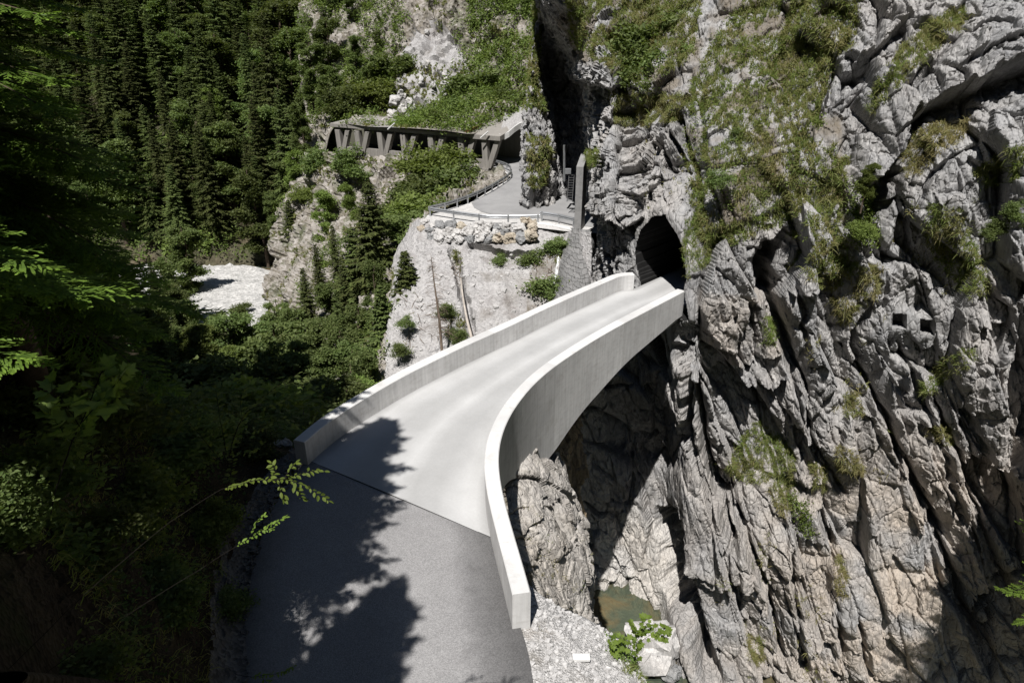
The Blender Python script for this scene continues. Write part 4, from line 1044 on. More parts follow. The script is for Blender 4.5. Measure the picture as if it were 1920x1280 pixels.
def spruce_parts(h, R, seed, fine=False, low=.06, dens=1., droop=.35):
    r = np.random.default_rng(seed); lb = LB(); wb = MB()
    wb.tube([(0, 0, -1.5), (0, 0, h * .3), (.02 * h * r.normal() * .3, 0, h * .7), (0, 0, h)], [h * .016 + .05, h * .012 + .03, h * .006 + .015, .01], 8)
    z = h * low; A = [];
    while z < h * .985:
        f = z / h; L0 = R * (1 - f) ** .8 + .12
        nb = int(r.integers(5, 8))
        a0 = r.uniform(0, 6.28)
        for k in range(nb):
            a = a0 + k * 6.283 / nb + r.normal() * .25
            L = L0 * r.uniform(.6, 1.12) * (.75 if r.random() < .12 else 1)
            zz = z + r.normal() * .12
            d = np.array((math.cos(a), math.sin(a), 0)); sd = np.array((-d[1], d[0], 0))
            lift = .25 * (1 - f) * -1 + .35 * f
            m = max(4, int(L / .16 * dens)) if not fine else max(6, int(L / .11))
            t = (np.arange(m) + .7) / m
            bz = L * (lift * t - droop * t ** 2 * (1.1 - f) + .18 * np.maximum(0, t - .7) ** 1.2)
            c = d[None] * (L * t)[:, None] + np.array((0, 0, zz)) + np.stack((0 * t, 0 * t, bz), 1)
            if L > .5 and (fine or r.random() < .5): wb.tube(np.vstack(([0, 0, zz], c[::max(1, m // 4)])), np.linspace(.02 + L * .008, .006, len(c[::max(1, m // 4)]) + 1), 4, cap=False)
            for s_ in (-1, 1):
                tl = (L * .40 * (1.05 - t) ** .8 + .14) * r.uniform(.6, 1.2, m)
                fw = r.uniform(.35, .95, m)
                dirv = unit(sd[None] * s_ + d[None] * fw[:, None] + np.array((0, 0, -.22)) + r.normal(0, .14, (m, 3)))
                A.append((c, dirv, tl, t, np.full(m, f)))
            A.append((c[-2:], unit(np.tile(d + (0, 0, .05), (2, 1)) + r.normal(0, .1, (2, 3))), np.full(2, L * .15 + .15), np.ones(2), np.full(2, f)))
        z += (.40 if not fine else .42) * (1 - .45 * f) * r.uniform(.8, 1.2) * (h / 16) ** .35 / max(.7, dens)
    P_, Dv, TL, TT, FF = [np.concatenate(x) for x in zip(*A)]
    n = len(P_); up = np.array((0, 0, 1.))
    if not fine:
        W = unit(np.cross(Dv, up)); w = (TL * .16 + .035)[:, None] * r.uniform(.8, 1.25, (n, 1))
        tip = P_ + Dv * TL[:, None] + np.array((0, 0, -1)) * (TL * .18)[:, None]
        mid = P_ + Dv * (TL * .45)[:, None]
        tint = np.clip(.25 + .5 * TT * r.uniform(.3, 1, n) + r.normal(0, .15, n), 0, 1)
        lb.quads(P_, mid - W * w, tip, mid + W * w, tint)
        # hanging twigs below give the boughs depth
        sel = r.random(n) < .55
        hp = (P_ + Dv * (TL * r.uniform(.2, .7, n))[:, None])[sel]; k = len(hp)
        hd = unit(Dv[sel] * .5 + np.array((0, 0, -1.)) + r.normal(0, .2, (k, 3))); hw = unit(r.normal(0, 1, (k, 3)))
        hl = (TL[sel] * .55 + .1)[:, None]
        lb.quads(hp, hp + hd * hl * .45 - hw * .06, hp + hd * hl, hp + hd * hl * .45 + hw * .06, np.clip(r.normal(.2, .12, k), 0, 1))
    else:
        for j in range(7):          # every side twig carries needle-clad twiglets
            u = (j + .6) / 7
            base = P_ + Dv * (TL * u)[:, None] - np.array((0, 0, 1)) * (TL * .15 * u * u)[:, None]
            for s_ in (-1, 1):
                side = unit(np.cross(Dv, up)) * s_
                td = unit(side * r.uniform(.5, .9, (n, 1)) + Dv * .8 + np.array((0, 0, -.15)) + r.normal(0, .12, (n, 3)))
                ln = (TL * .34 * (1.1 - u) + .055)[:, None] * r.uniform(.7, 1.2, (n, 1))
                w_ = unit(np.cross(td, up) + r.normal(0, .25, (n, 3))) * .017
                tip = base + td * ln; m1 = base + td * ln * .6
                tint = np.clip(.15 + .6 * (u * TT) + r.normal(0, .12, n), 0, 1)
                lb.quads(base - w_ * .6, base + w_ * .6, m1 + w_ * 1.15, m1 - w_ * 1.15, tint)
                lb.quads(m1 - w_ * 1.15, m1 + w_ * 1.15, tip + w_ * .3, tip - w_ * .3, np.clip(tint + .25, 0, 1))
        base = P_; w_ = unit(np.cross(Dv, up) + r.normal(0, .2, (n, 3))) * .02
        tip = P_ + Dv * TL[:, None] - np.array((0, 0, 1)) * (TL * .15)[:, None]
        lb.quads(base - w_, base + w_, tip + w_ * .5, tip - w_ * .5, np.clip(.2 + .6 * TT + r.normal(0, .1, n), 0, 1))
    return lb, wb

def leafy_parts(h, R, seed, leaf=.13, nleaf=42, trunk=True, spread=1., levels=3, clus=.55, low=.25):
    """deciduous tree or bush: forking limbs, leaf sprays at the ends"""
    r = np.random.default_rng(seed); wb = MB(); ends = []
    def grow(p, d, L, rad, lev):
        n = 4; pts = [p]; q = p.copy(); dd = d.copy()
        for i in range(n):
            dd = unit(dd + r.normal(0, .16, 3) + np.array((0, 0, .06))); q = q + dd * L / n; pts.append(q)
        wb.tube(pts, np.linspace(rad, rad * .55, n + 1), 6 if lev < 2 else 4, cap=False)
        if lev >= levels: ends.append((q, dd)); ends.append((pts[2], dd)); return
        for k in range(int(r.integers(3, 5)) + (1 if lev == 0 else 0)):
            a = r.uniform(0, 6.28); sp = r.uniform(.45, .95) * spread
            side = unit(np.cross(dd, unit(r.normal(0, 1, 3))))
            i = int(r.integers(2, n + 1))
            grow(pts[i], unit(dd + side * sp), L * r.uniform(.55, .8), rad * .5, lev + 1)
        ends.append((q, dd))
    if trunk:
        tp = [np.array((0, 0, -1.2)), np.array((0, 0, h * low))]
        wb.tube([tp[0], (0.03, 0, h * low * .5), tp[1]], [h * .016 + .03, h * .014 + .02, h * .011 + .02], 8, cap=False)
        zz = h * low
        p = tp[1]
        while zz < h * .9:
            f = (zz - h * low) / (h * (1 - low))
            nxt = p + np.array((r.normal() * .15, r.normal() * .15, h * .11))
            wb.tube([p, nxt], [h * .011 * (1 - f * .8) + .02, h * .011 * (1 - f * .9) + .012], 6, cap=False)
            for k in range(3):
                a = r.uniform(0, 6.28); L = R * (1 - .55 * f ** 1.5) * r.uniform(.45, .75) * (.7 + .3 * min(1, f * 4))
                grow(p, unit(np.array((math.cos(a), math.sin(a), .35 + .5 * f))), L * .62, .02 + h * .004, levels - 2)
            p = nxt; zz += h * .11
        ends.append((p, np.array((0, 0, 1.))))
    else:
        for k in range(7):
            a = r.uniform(0, 6.28); e = r.uniform(.5, 1.5)
            grow(np.array((r.normal() * .1 * R, r.normal() * .1 * R, -.2)), unit(np.array((math.cos(a), math.sin(a), e))), h * .5 * r.uniform(.7, 1.1), .02 + h * .008, levels - 2)
    P_ = np.array([e[0] for e in ends]); Dv = np.array([e[1] for e in ends]); m = len(P_)
    lb = LB(); idx = np.repeat(np.arange(m), nleaf); n = len(idx)
    size = r.uniform(.7, 1.35, m)[idx]
    off = r.normal(0, 1, (n, 3)) * np.array((clus, clus, clus * .42)) * size[:, None] * .6
    off[:, 2] -= .18 * (off[:, 0] ** 2 + off[:, 1] ** 2)
    c = P_[idx] + off
    nrm = unit(np.array((0, 0, 1.)) + r.normal(0, .55, (n, 3)))
    dx = unit(np.cross(nrm, unit(r.normal(0, 1, (n, 3))))); dy = np.cross(nrm, dx)
    s = (leaf * r.uniform(.65, 1.3, n))[:, None]
    drp = nrm * -.18
    tint = np.clip(r.uniform(.2, .8, m)[idx] + r.normal(0, .2, n), 0, 1)
    lb.quads(c - dx * s, c + dy * s * .55 + drp * s * 0, c + dx * s + drp * s, c - dy * s * .55, tint)
    return lb, wb

PROTO = {}
def make_proto(key, name, lb, wb, leafmat, barkmat):
    V, q, t = lb.arrays(); o1 = mesh('crown', V, q, leafmat, {'tint': t}, link=False)
    o2 = wb.build('trunk', barkmat, smooth=True, link=False)
    PROTO[key] = (name, o1, o2)
for k in range(4):
    make_proto('S%d' % k, 'spruce_tree', *spruce_parts(16, (3.3, 2.8, 3.6, 3.0)[k], 10 + k, droop=(.35, .5, .4, .3)[k]), M['spruce'], M['bark'])
make_proto('Y0', 'young_spruce', *spruce_parts(8, 2.0, 20, dens=1.35, droop=.2), M['spruce'], M['bark'])
make_proto('Y1', 'young_spruce', *spruce_parts(9, 2.5, 21, dens=1.2, droop=.15), M['spruce'], M['bark'])
for k in range(3):
    make_proto('F%d' % k, 'spruce_tree', *spruce_parts(20, (3.9, 3.5, 4.3)[k], 30 + k, fine=True, low=.05, droop=.42), M['spruce_fresh'], M['bark'])
make_proto('F3', 'spruce_tree', *spruce_parts(20, 4.3, 33, fine=True, low=.20, droop=.42), M['spruce_fresh'], M['bark'])
for k in range(4):
    make_proto('B%d' % k, 'leafy_tree', *leafy_parts(14, (4.2, 3.6, 4.8, 3.2)[k], 40 + k, leaf=.15, nleaf=40, clus=.52), M['broad'], M['bark'])
for k in range(2):
    make_proto('L%d' % k, 'leafy_tree', *leafy_parts(12, (3.2, 3.8)[k], 50 + k, leaf=.14, nleaf=46, clus=.6), M['broad_light'], M['bark'])
for k in range(3):
    make_proto('H%d' % k, 'leafy_bush', *leafy_parts(2.6, 1.7, 60 + k, leaf=.10, nleaf=34, trunk=False, clus=.40), M['broad' if k else 'broad_light'], M['bark'])
make_proto('D0', 'leafy_bush', *leafy_parts(2.2, 1.5, 66, leaf=.10, nleaf=16, trunk=False, clus=.5), M['broad'], M['bark'])
HT = {'S': 16, 'Y': 8.5, 'F': 20, 'B': 14, 'L': 12, 'H': 2.4, 'D': 2.2}

GV = np.concatenate([a.reshape(-1, 3)[::3] for a in (HL, HU, HF, NS, HB)]).astype(np.float32)
def ground(x, y):
    d = (GV[:, 0] - x) ** 2 + (GV[:, 1] - y) ** 2
    i = np.argpartition(d, 6)[:6]
    return float(GV[i, 2].mean()), float(d[i].min()) ** .5

ntree = {}
def plant(key, p, h, label, cat, group=None, rz=None, wide=1., lean=(0, 0)):
    name, o1, o2 = PROTO[key]; s = h / HT[key[0]]
    e = empty(name, p, rng.uniform(0, 6.28) if rz is None else rz, label, cat, group)
    e.scale = (s * wide, s * wide, s); e.rotation_euler[0] = lean[0]; e.rotation_euler[1] = lean[1]
    for o in (o2, o1):
        c = o.copy(); COL.objects.link(c); c.parent = e
    return e
def plant_top(key, px, py, Y, label, cat, group=None, hmin=3., hmax=24., wide=1., h=None):
    t_ = at(px, py, Y); z, d = ground(t_[0], t_[1])
    hh = np.clip(t_[2] - z + .3, hmin, hmax) if h is None else h
    return plant(key, (t_[0], t_[1], t_[2] - hh), hh, label, cat, group, wide=wide)

T = lambda a: a
# trees of the middle distance, each placed by the top of its crown
mid = [
 ('Y1', 690, 352, 58, 1.15, 'tall young spruce with tiered yellow green boughs left of the scree'),
 ('Y0', 655, 415, 60, 1.1, 'narrow young spruce just left of the tall tiered one'),
 ('Y0', 757, 462, 50.5, 1.2, 'small isolated spruce standing on the left edge of the grey scree'),
 ('S1', 622, 420, 63, .9, 'slim dark spruce in the middle of the slope below the rock bands'),
 ('S3', 590, 455, 66, .9, 'slim spruce above the right end of the white river gravel'),
 ('S0', 566, 500, 60, .9, 'dark spruce beside the right bend of the white river gravel'),
 ('Y1', 712, 545, 49, 1.2, 'dark bushy spruce low beside the foot of the scree'),
 ('S2', 628, 540, 54, .8, 'broad dark spruce in the thick of the trees left of the bridge'),
 ('Y1', 540, 380, 92, 1.2, 'dark spruce on the ledge left of the gallery slope rocks'),
 ('S0', 490, 22, 112, .85, 'tallest slender dark spruce on the left far slope'),
 ('S1', 452, 60, 116, .8, 'thin greyish spruce behind the tallest slender one'),
 ('S2', 520, 160, 104, .9, 'dark spruce at the foot of the tall bright leafy tree'),
 ('S3', 470, 185, 106, .9, 'dark pointed spruce before the tallest slender spruce'),
 ('B1', 572, 60, 104, 1., 'tall bright leafy tree left of the gravel scar'),
 ('B0', 610, 20, 112, 1., 'dark leafy tree at the top above the gallery end'),
 ('B2', 560, 185, 98, 1., 'broad leafy tree left of the gallery end'),
 ('B3', 600, 130, 100, 1., 'dark leafy tree pressing against the left end of the gallery roof'),
 ('L0', 398, 150, 118, 1.0, 'yellow green round tree in the valley shade'),
 ('L1', 355, 265, 110, 1.0, 'light green leafy tree above the river bank'),
 ('B0', 415, 245, 106, 1.0, 'large leafy tree hanging over the far river bank'),
 ('B1', 470, 290, 100, 1., 'leafy tree with layered boughs over the river gravel'),
 ('B2', 370, 330, 104, .9, 'wide leafy tree at the left end of the river gravel'),
 ('L0', 545, 268, 97, 1., 'leafy tree left of the bare rock under the gallery'),
 ('B3', 505, 350, 97, .9, 'leafy tree leaning over the white gravel bar'),
 ('L1', 600, 345, 84, .9, 'thin leafy tree with open branches on the rock bands'),
 ('L0', 650, 330, 80, .7, 'thin airy tree below the gallery columns'),
 ('B1', 450, 582, 60, 1., 'leafy tree filling the gorge below the white gravel bar'),
 ('B2', 390, 575, 62, 1., 'shaded leafy tree at the left below the white gravel bar'),
 ('B0', 520, 610, 52, 1., 'leafy tree halfway between gravel bar and parapet end'),
 ('B3', 600, 640, 46, 1., 'leafy tree right behind the left parapet of the bridge'),
 ('L1', 660, 690, 42, .9, 'leafy tree close under the left parapet beside the scree foot'),
 ('B1', 560, 690, 40, .9, 'leafy tree crown just over the outer end of the left parapet'),
 ('B2', 470, 690, 42, .9, 'dusky leafy tree deep left of the parapet end'),
 ('L0', 420, 640, 50, .9, 'dusky leafy tree left of the gorge middle'),
 ('B0', 340, 600, 56, 1., 'dark leafy tree behind the near maple leaves'),
 ('B3', 505, 745, 33, .7, 'low leafy tree behind the rubble at the end of the parapet'),
 ('B2', 290, 480, 74, 1., 'dark leafy tree left of the river gravel edge'),
 ('B1', 330, 400, 88, 1., 'leafy tree over the left end of the river gravel'),
 ('B0', 440, 640, 44, 1., 'leafy tree whose crown fills the gorge below the bend of the gravel bar'),
 ('B3', 545, 560, 56, 1., 'leafy tree among the slim spruces of the lower slope'),
 ('B1', 640, 600, 50, 1., 'leafy tree rising between the broad dark spruce and the scree'),
 ('B2', 690, 640, 45, .9, 'round leafy tree at the lower left corner of the scree'),
 ('B0', 610, 720, 37, .9, 'leafy tree crown level with the middle of the left parapet end'),
 ('L1', 520, 700, 38, .9, 'lighter leafy tree in the gap left of the parapet end'),
 ('B3', 430, 720, 36, .9, 'dusky leafy tree behind the leafy twigs at the road edge'),
 ('B1', 560, 618, 48, 1.15, 'leafy tree in the second rank behind the parapet end'), ('B0', 600, 590, 52, 1.15, 'full leafy tree below the slim dark spruce'), ('B2', 655, 640, 46, 1.1, 'full leafy tree left of the scree foot'),
 ('B1', 520, 662, 44, 1.15, 'full leafy tree over the gorge left of the parapet end'), ('B3', 580, 682, 41, 1.2, 'bushy leafy tree behind the middle of the parapet end'), ('B0', 645, 705, 39, 1.1, 'leafy tree pressing against the left parapet'),
 ('B2', 480, 640, 50, 1.15, 'broad leafy tree in the middle of the gorge'), ('B1', 535, 745, 33, 1.0, 'leafy tree whose top shows over the parapet end'), ('B3', 470, 735, 35, 1.1, 'dusky leafy tree near the leafy sapling'), ('L1', 615, 745, 34, 1., 'light leafy tree just outside the left parapet'),
 ('B0', 400, 650, 46, 1.2, 'broad dusky leafy tree left of the gorge'), ('B2', 620, 520, 60, 1., 'leafy tree between the slim spruces'), ('B1', 668, 560, 53, 1., 'leafy tree left of the small isolated spruce'),
 ('B2', 350, 548, 66, 1.2, 'tall leafy tree at the left end of the white gravel bar'), ('B1', 500, 566, 64, 1.1, 'tall leafy tree in front of the right end of the gravel bar'), ('B1', 508, 550, 78, 1.1, 'leafy tree on the near side of the gravel bar'), ('B0', 440, 562, 80, 1.1, 'leafy tree on the near side of the gravel bar, left of its neighbour'), ('L1', 395, 562, 84, 1.1, 'pale leafy tree at the left on the near side of the gravel bar'), ('B3', 540, 585, 73, 1., 'leafy tree at the right on the near side of the gravel bar'),
 ('S2', 455, 600, 60, .9, 'dark spruce among the leafy trees below the gravel bar'),
 ('B0', 420, 570, 56, 1.1, 'sunny leafy tree below the middle of the gravel bar'), ('B1', 480, 580, 52, 1.1, 'sunny leafy tree below the right end of the gravel bar'), ('L0', 370, 600, 52, 1.1, 'yellowish leafy tree below the left end of the gravel bar'),
 ('B3', 440, 680, 40, 1.1, 'leafy tree with a lit crown behind the leafy sapling'), ('L1', 500, 690, 37, 1., 'pale leafy tree behind the rounded roadside boulder'), ('B0', 380, 700, 38, 1.1, 'leafy tree between the maple leaves and the sapling'),
 ('S3', 672, 455, 58, 1., 'spruce half hidden behind the tall tiered one'),
 ('S1', 640, 480, 59, 1., 'pointed spruce right of the slim dark one'),
 ('B2', 700, 480, 54, .7, 'low leafy tree at the upper left edge of the scree'),
]
for key, a, b, Y, wd, lab in mid:
    plant_top(key, a, b, Y, lab, 'tree', 'trees of the gorge left of the bridge', wide=wd, hmin=9 if key[0] in 'BLS' else 6, hmax=22)
# upper hillside wood
top = [('B0', 650, -30, 118), ('B2', 690, -50, 122), ('B1', 735, -40, 121), ('B3', 705, 50, 110), ('B0', 660, 60, 108), ('S0', 640, -60, 124), ('B1', 630, 110, 102), ('S2', 590, -40, 126),
       ('B2', 765, -60, 126), ('B0', 850, -70, 122), ('B1', 890, -60, 118), ('B3', 925, -30, 112), ('B2', 960, -40, 112), ('B0', 985, -20, 106), ('L0', 965, 50, 104), ('B1', 905, 20, 112),
       ('S1', 820, -80, 128), ('B3', 945, 60, 104), ('L1', 990, 60, 100), ('B2', 690, 120, 104)]
for key, a, b, Y in top:
    plant_top(key, a, b, Y, 'dark leafy tree in the hanging wood above the gallery' if key[0] != 'S' else 'dark spruce in the hanging wood above the gallery', 'tree', 'trees of the hanging wood above the gallery', hmin=6, hmax=13)
# far valley side
r2 = np.random.default_rng(99); done = []
hf = HF.reshape(-1, 3); qx, qy, _ = proj(hf)
cand = hf[(qx > 20) & (qx < 640) & (qy > -110) & (qy < 460)]
r2.shuffle(cand); n = 0
for p in cand:
    if any((p[0] - q[0]) ** 2 + (p[1] - q[1]) ** 2 + (p[2] - q[2]) ** 2 < 13 for q in done): continue
    done.append(p); n += 1
    a_, b_, _ = [v.item() for v in proj(p)]
    key = r2.choice(['S0', 'S1', 'S3', 'S2', 'B0', 'B1', 'B3', 'S1', 'S3'])
    hh = r2.uniform(10, 18)
    plant(key, p - (0, 0, .5), hh, 'dark spruce in the dense forest on the far valley side' if key[0] == 'S' else 'dark leafy tree in the dense forest on the far valley side', 'tree', 'spruces of the far valley side' if key[0] == 'S' else 'leafy trees of the far valley side', wide=r2.uniform(.85, 1.45), lean=(r2.normal(0, .03), r2.normal(0, .03)))
    if n >= 200: break
# wooded near bank, in the shade
r3 = np.random.default_rng(5); ns = NS.reshape(-1, 3); qx, qy, _ = proj(ns)
cand = ns[(ns[:, 1] > 27) & (qx > -150) & (qx < 400) & (qy < 760) & (ns[:, 1] < 84)]; r3.shuffle(cand); done = []; n = 0
for p in cand:
    if any((p[0] - q[0]) ** 2 + (p[1] - q[1]) ** 2 < 20 for q in done): continue
    a_, b_, _ = [v.item() for v in proj(p + np.array((0, 0, 8.)))]
    if a_ > 325 and b_ < 600: continue
    done.append(p); n += 1
    key = r3.choice(['B0', 'B1', 'B2', 'S0', 'S2', 'B3'])
    plant(key, p - (0, 0, .4), r3.uniform(7, 12), 'dusky leafy tree on the shaded near bank' if key[0] == 'B' else 'dusky spruce on the shaded near bank', 'tree', 'leafy trees of the shaded near bank' if key[0] == 'B' else 'spruces of the shaded near bank')
    if n >= 44: break
# tall spruces at the left edge of the road, beside and behind the viewpoint
near = [('F3', (-7.9, 7.0), 14.2, 'tall near spruce with sunlit bough tips at the left edge'), ('F3', (-9.7, 12.2), 18, 'near spruce with low sunlit boughs behind the tallest near one'), ('F1', (-13.5, 15.5), 24, 'dark near spruce behind the sunlit boughs'),
        ('F2', (-17.5, 21), 22, 'dark near spruce whose boughs hang above the river gravel'), ('F3', (-5.9, 1.5), 16.5, 'near spruce beside the viewpoint shading the road'),
        ('F0', (-11.8, -2.8), 23, 'near spruce behind the viewpoint shading the road'), ('F3', (-4.0, -.7), 16, 'near spruce just behind the left shoulder of the viewpoint'), ('F2', (-13, 1.5), 24, 'near spruce uphill of the viewpoint'),
        ('F1', (-16.5, 8.5), 24, 'near spruce deep in the left shade'), ('F0', (-20.5, 14.5), 24, 'near spruce farthest left in the shade'), ('F2', (-12.5, -6), 24, 'near spruce far behind the viewpoint'),
        ('F1', (-21, 3), 25, 'near spruce up the left slope'), ('F0', (-18.5, -4), 25, 'near spruce high up the left slope'), ('F2', (-25, 20), 24, 'near spruce beyond the left frame edge')]
for key, (x, y), h, lab in near:
    z, d = ground(x, y)
    plant(key, (x, y, z - .3), h, lab, 'tree', 'tall spruces left of the road', wide=1.2 if h == 14.2 else 1.)
for x, y, z, h, k in ((20.4, 17.6, -6, 15, 'F1'), (21.6, 14.6, -6, 18, 'F2'), (23.4, 18.2, -5, 16, 'F0')):
    plant(k, (x, y, z), h, 'spruce on the right rim beyond the frame shading the cliff', 'tree', 'spruces on the right rim')
r4 = np.random.default_rng(12); done = [(a[1][0], a[1][1]) for a in near]; n = 0
for t_ in range(4000):
    x, y = r4.uniform(-46, -12.5), r4.uniform(-28, 33)
    if y > 18 and x > -15.5 - (y - 18) * .95: continue
    if any((x - a) ** 2 + (y - b) ** 2 < 15 for a, b in done): continue
    if y < -8 and x < -32: continue
    if x > -14.5 and y < 7: continue
    done.append((x, y)); n += 1; z, d = ground(x, y)
    plant(str(r4.choice(['F0', 'F1', 'F2', 'S0', 'S2'])) if x > -26 else str(r4.choice(['S0', 'S1', 'S2'])), (x, y, z - .4), (r4.uniform(17, 24) if y < 16 else r4.uniform(12, 17)), 'dark spruce crowded on the shaded slope at the left edge', 'tree', 'dark spruces of the left slope')
    if n >= 70: break
print('trees', round(time.time() - T0, 1))
# ------------------------------------------------------------------ grass, herbs, bushes, near twigs
def scatter(Vg, Ng, polys, dens, seed, thr=None, nscale=1.2, ymax=1e9):
    """random surface points inside photo polygons (dens per square metre)"""
    R, C = Vg.shape[:2]; a, b, c = Vg[:-1, :-1], Vg[:-1, 1:], Vg[1:, :-1]
    area = np.linalg.norm(np.cross(b - a, c - a), axis=2).ravel()
    ctr = ((b + c) / 2).reshape(-1, 3); px, py, d = proj(ctr)
    m = np.zeros(len(ctr), bool)
    for pl in polys: m |= inpoly(px, py, pl)
    m &= (area < .6 * np.median(area[m]) * 20 + 1e-9) & (ctr[:, 1] < ymax)
    if thr is not None: m &= fbm(ctr / nscale, 4, seed + 7) > thr
    r = np.random.default_rng(seed); idx = np.where(m)[0]
    k = r.poisson(area[idx] * dens); ii = np.repeat(idx, k)
    u, v = r.random((2, len(ii)))
    A, B, Cc = a.reshape(-1, 3)[ii], b.reshape(-1, 3)[ii], c.reshape(-1, 3)[ii]
    D = Vg[1:, 1:].reshape(-1, 3)[ii]
    P_ = (A * (1 - u)[:, None] + B * u[:, None]) * (1 - v)[:, None] + (Cc * (1 - u)[:, None] + D * u[:, None]) * v[:, None]
    return P_, Ng[:-1, :-1].reshape(-1, 3)[ii], r
def grass(lb, P_, Nn_, r, blades=10, L=(.22, .5), w=.016, dry=.45, spread=.10):
    n = len(P_)
    if n == 0: return
    dryv = np.clip(dry + .45 * fbm(P_ / .9, 3, 91) + r.normal(0, .12, n), 0, 1)
    idx = np.repeat(np.arange(n), blades); m = len(idx)
    out = unit(Nn_[idx] * .55 + np.array((0, 0, .75)) + r.normal(0, .38, (m, 3)))
    base = P_[idx] + r.normal(0, spread, (m, 3)) * .6 - Nn_[idx] * .04
    ln = (r.uniform(*L, m) * r.uniform(.6, 1.3, n)[idx])[:, None]
    drop = r.uniform(.25, .95, (m, 1))
    p1 = base + out * ln * .5 - np.array((0, 0, 1)) * ln * .06 * drop
    hd = unit(Nn_[idx] * np.array((1, 1, .2)) + r.normal(0, .35, (m, 3)))
    p2 = p1 + (out * (1 - drop) + hd * .35 * drop - np.array((0, 0, 1)) * drop) * ln * .55
    sd = unit(np.cross(out, r.normal(0, 1, (m, 3)))) * w
    t = np.clip(1 - dryv[idx] + r.normal(0, .14, m) - .35 * drop[:, 0] + .12, 0, 1)
    lb.quads(base - sd, base + sd, p1 + sd * .85, p1 - sd * .85, t)
    lb.quads(p1 - sd * .85, p1 + sd * .85, p2 + sd * .15, p2 - sd * .15, np.clip(t - .12, 0, 1))
def herbs(lb, P_, Nn_, r, leaves=12, size=.07, rad=.22, up=.22):
    n = len(P_)
    if n == 0: return
    idx = np.repeat(np.arange(n), leaves); m = len(idx)
    c = P_[idx] + Nn_[idx] * (up * r.random((m, 1))) + np.array((0, 0, up)) * r.random((m, 1)) + r.normal(0, rad, (m, 3))
    nr = unit(np.array((0, 0, .9)) + Nn_[idx] * .5 + r.normal(0, .5, (m, 3))); dx = unit(np.cross(nr, r.normal(0, 1, (m, 3)))); dy = np.cross(nr, dx)
    s = (size * r.uniform(.6, 1.4, m) * r.uniform(.7, 1.4, n)[idx])[:, None]
    lb.quads(c - dx * s, c + dy * s * .55, c + dx * s - nr * s * .2, c - dy * s * .55, np.clip(r.uniform(.15, .9, n)[idx] + r.normal(0, .18, m), 0, 1))

g = LB()
patch_dense = [   # thick swards on ledges: polygon, dry share
 ([(1625, 205), (1650, 150), (1690, 95), (1740, 45), (1790, 20), (1830, 18), (1800, 55), (1750, 95), (1710, 135), (1670, 175), (1640, 215)], .32),
 ([(1284, 410), (1312, 400), (1330, 440), (1345, 475), (1318, 500), (1290, 520), (1278, 490)], .12),
 ([(1735, 395), (1770, 388), (1806, 398), (1812, 440), (1852, 520), (1858, 545), (1815, 560), (1780, 520), (1742, 470)], .25),
 ([(1826, 325), (1860, 295), (1930, 268), (1930, 325), (1880, 350), (1842, 350)], .3),
 ([(1688, 300), (1715, 255), (1760, 232), (1812, 228), (1805, 262), (1770, 280), (1730, 325), (1700, 335)], .75),
 ([(1362, 880), (1390, 820), (1425, 785), (1450, 810), (1488, 845), (1495, 885), (1450, 905), (1400, 905)], .3),
 ([(1440, 910), (1490, 890), (1495, 945), (1460, 965)], .45),
 ([(1722, 730), (1760, 690), (1795, 660), (1828, 655), (1815, 690), (1770, 715), (1740, 745)], .25),
 ([(1582, 745), (1605, 735), (1625, 775), (1600, 785), (1583, 772)], .6), ([(1738, 800), (1788, 800), (1786, 835), (1745, 825)], .5),
 ([(1566, 835), (1605, 850), (1622, 895), (1575, 890)], .7), ([(1520, 870), (1545, 875), (1550, 920), (1525, 915)], .4),
 ([(1565, 1040), (1580, 1040), (1590, 1120), (1570, 1115)], .6), ([(1400, 1195), (1430, 1190), (1430, 1245), (1405, 1240)], .5),
 ([(1098, 285), (1125, 282), (1128, 312), (1100, 312)], .2), ([(1428, 595), (1450, 600), (1452, 650), (1432, 640)], .15),
 ([(1640, 560), (1655, 500), (1610, 500), (1600, 560)], .6), ([(1530, 540), (1595, 490), (1600, 530), (1560, 550)], .5),
 ([(1560, 560), (1600, 560), (1605, 600), (1575, 610)], .65), ([(1150, 185), (1200, 175), (1290, 185), (1280, 225), (1200, 240), (1150, 230)], .5),
]
for k, (pl, dry) in enumerate(patch_dense):
    P_, Nn_, r = scatter(CL, CLN, [pl], 34, 500 + k)
    grass(g, P_, Nn_, r, 16, (.16, .46), .0115, dry)
slope_polys = [[(1285, 190), (1330, 90), (1420, -30), (1570, -30), (1565, 60), (1535, 220), (1560, 330), (1500, 410), (1420, 440), (1340, 470), (1300, 420), (1290, 300)],
               [(1480, 410), (1560, 240), (1595, 270), (1570, 420), (1610, 500), (1540, 535), (1480, 500)],
               [(1060, -30), (1320, -30), (1300, 110), (1200, 165), (1120, 115), (1075, 85)], [(1380, -30), (1600, -30), (1590, 90), (1500, 130)], [(1560, -30), (1620, -30), (1600, 90), (1560, 110)]]
P_, Nn_, r = scatter(CL, CLN, slope_polys, 32, 560, -.2, 1.5)
grass(g, P_, Nn_, r, 15, (.16, .46), .014, .36)
P_, Nn_, r = scatter(CL, CLN, [[(1300, 860), (1520, 900), (1560, 1280), (1380, 1280)], [(1180, 260), (1300, 260), (1300, 400), (1180, 400)], [(1500, 600), (1640, 640), (1700, 900), (1560, 900)], [(1640, 400), (1900, 350), (1900, 600), (1640, 600)]], 3.5, 561, .22, 1.)
grass(g, P_, Nn_, r, 9, (.14, .36), .015, .6)
P_, Nn_, r = scatter(CL, CLN, [[(986, 200), (1006, 150), (1030, 230), (1036, 300), (1020, 350), (990, 360)], [(990, -30), (1014, -10), (1012, 130), (992, 190)]], 14, 562, -.1, 2.)
grass(g, P_, Nn_, r, 10, (.3, .7), .035, .35)
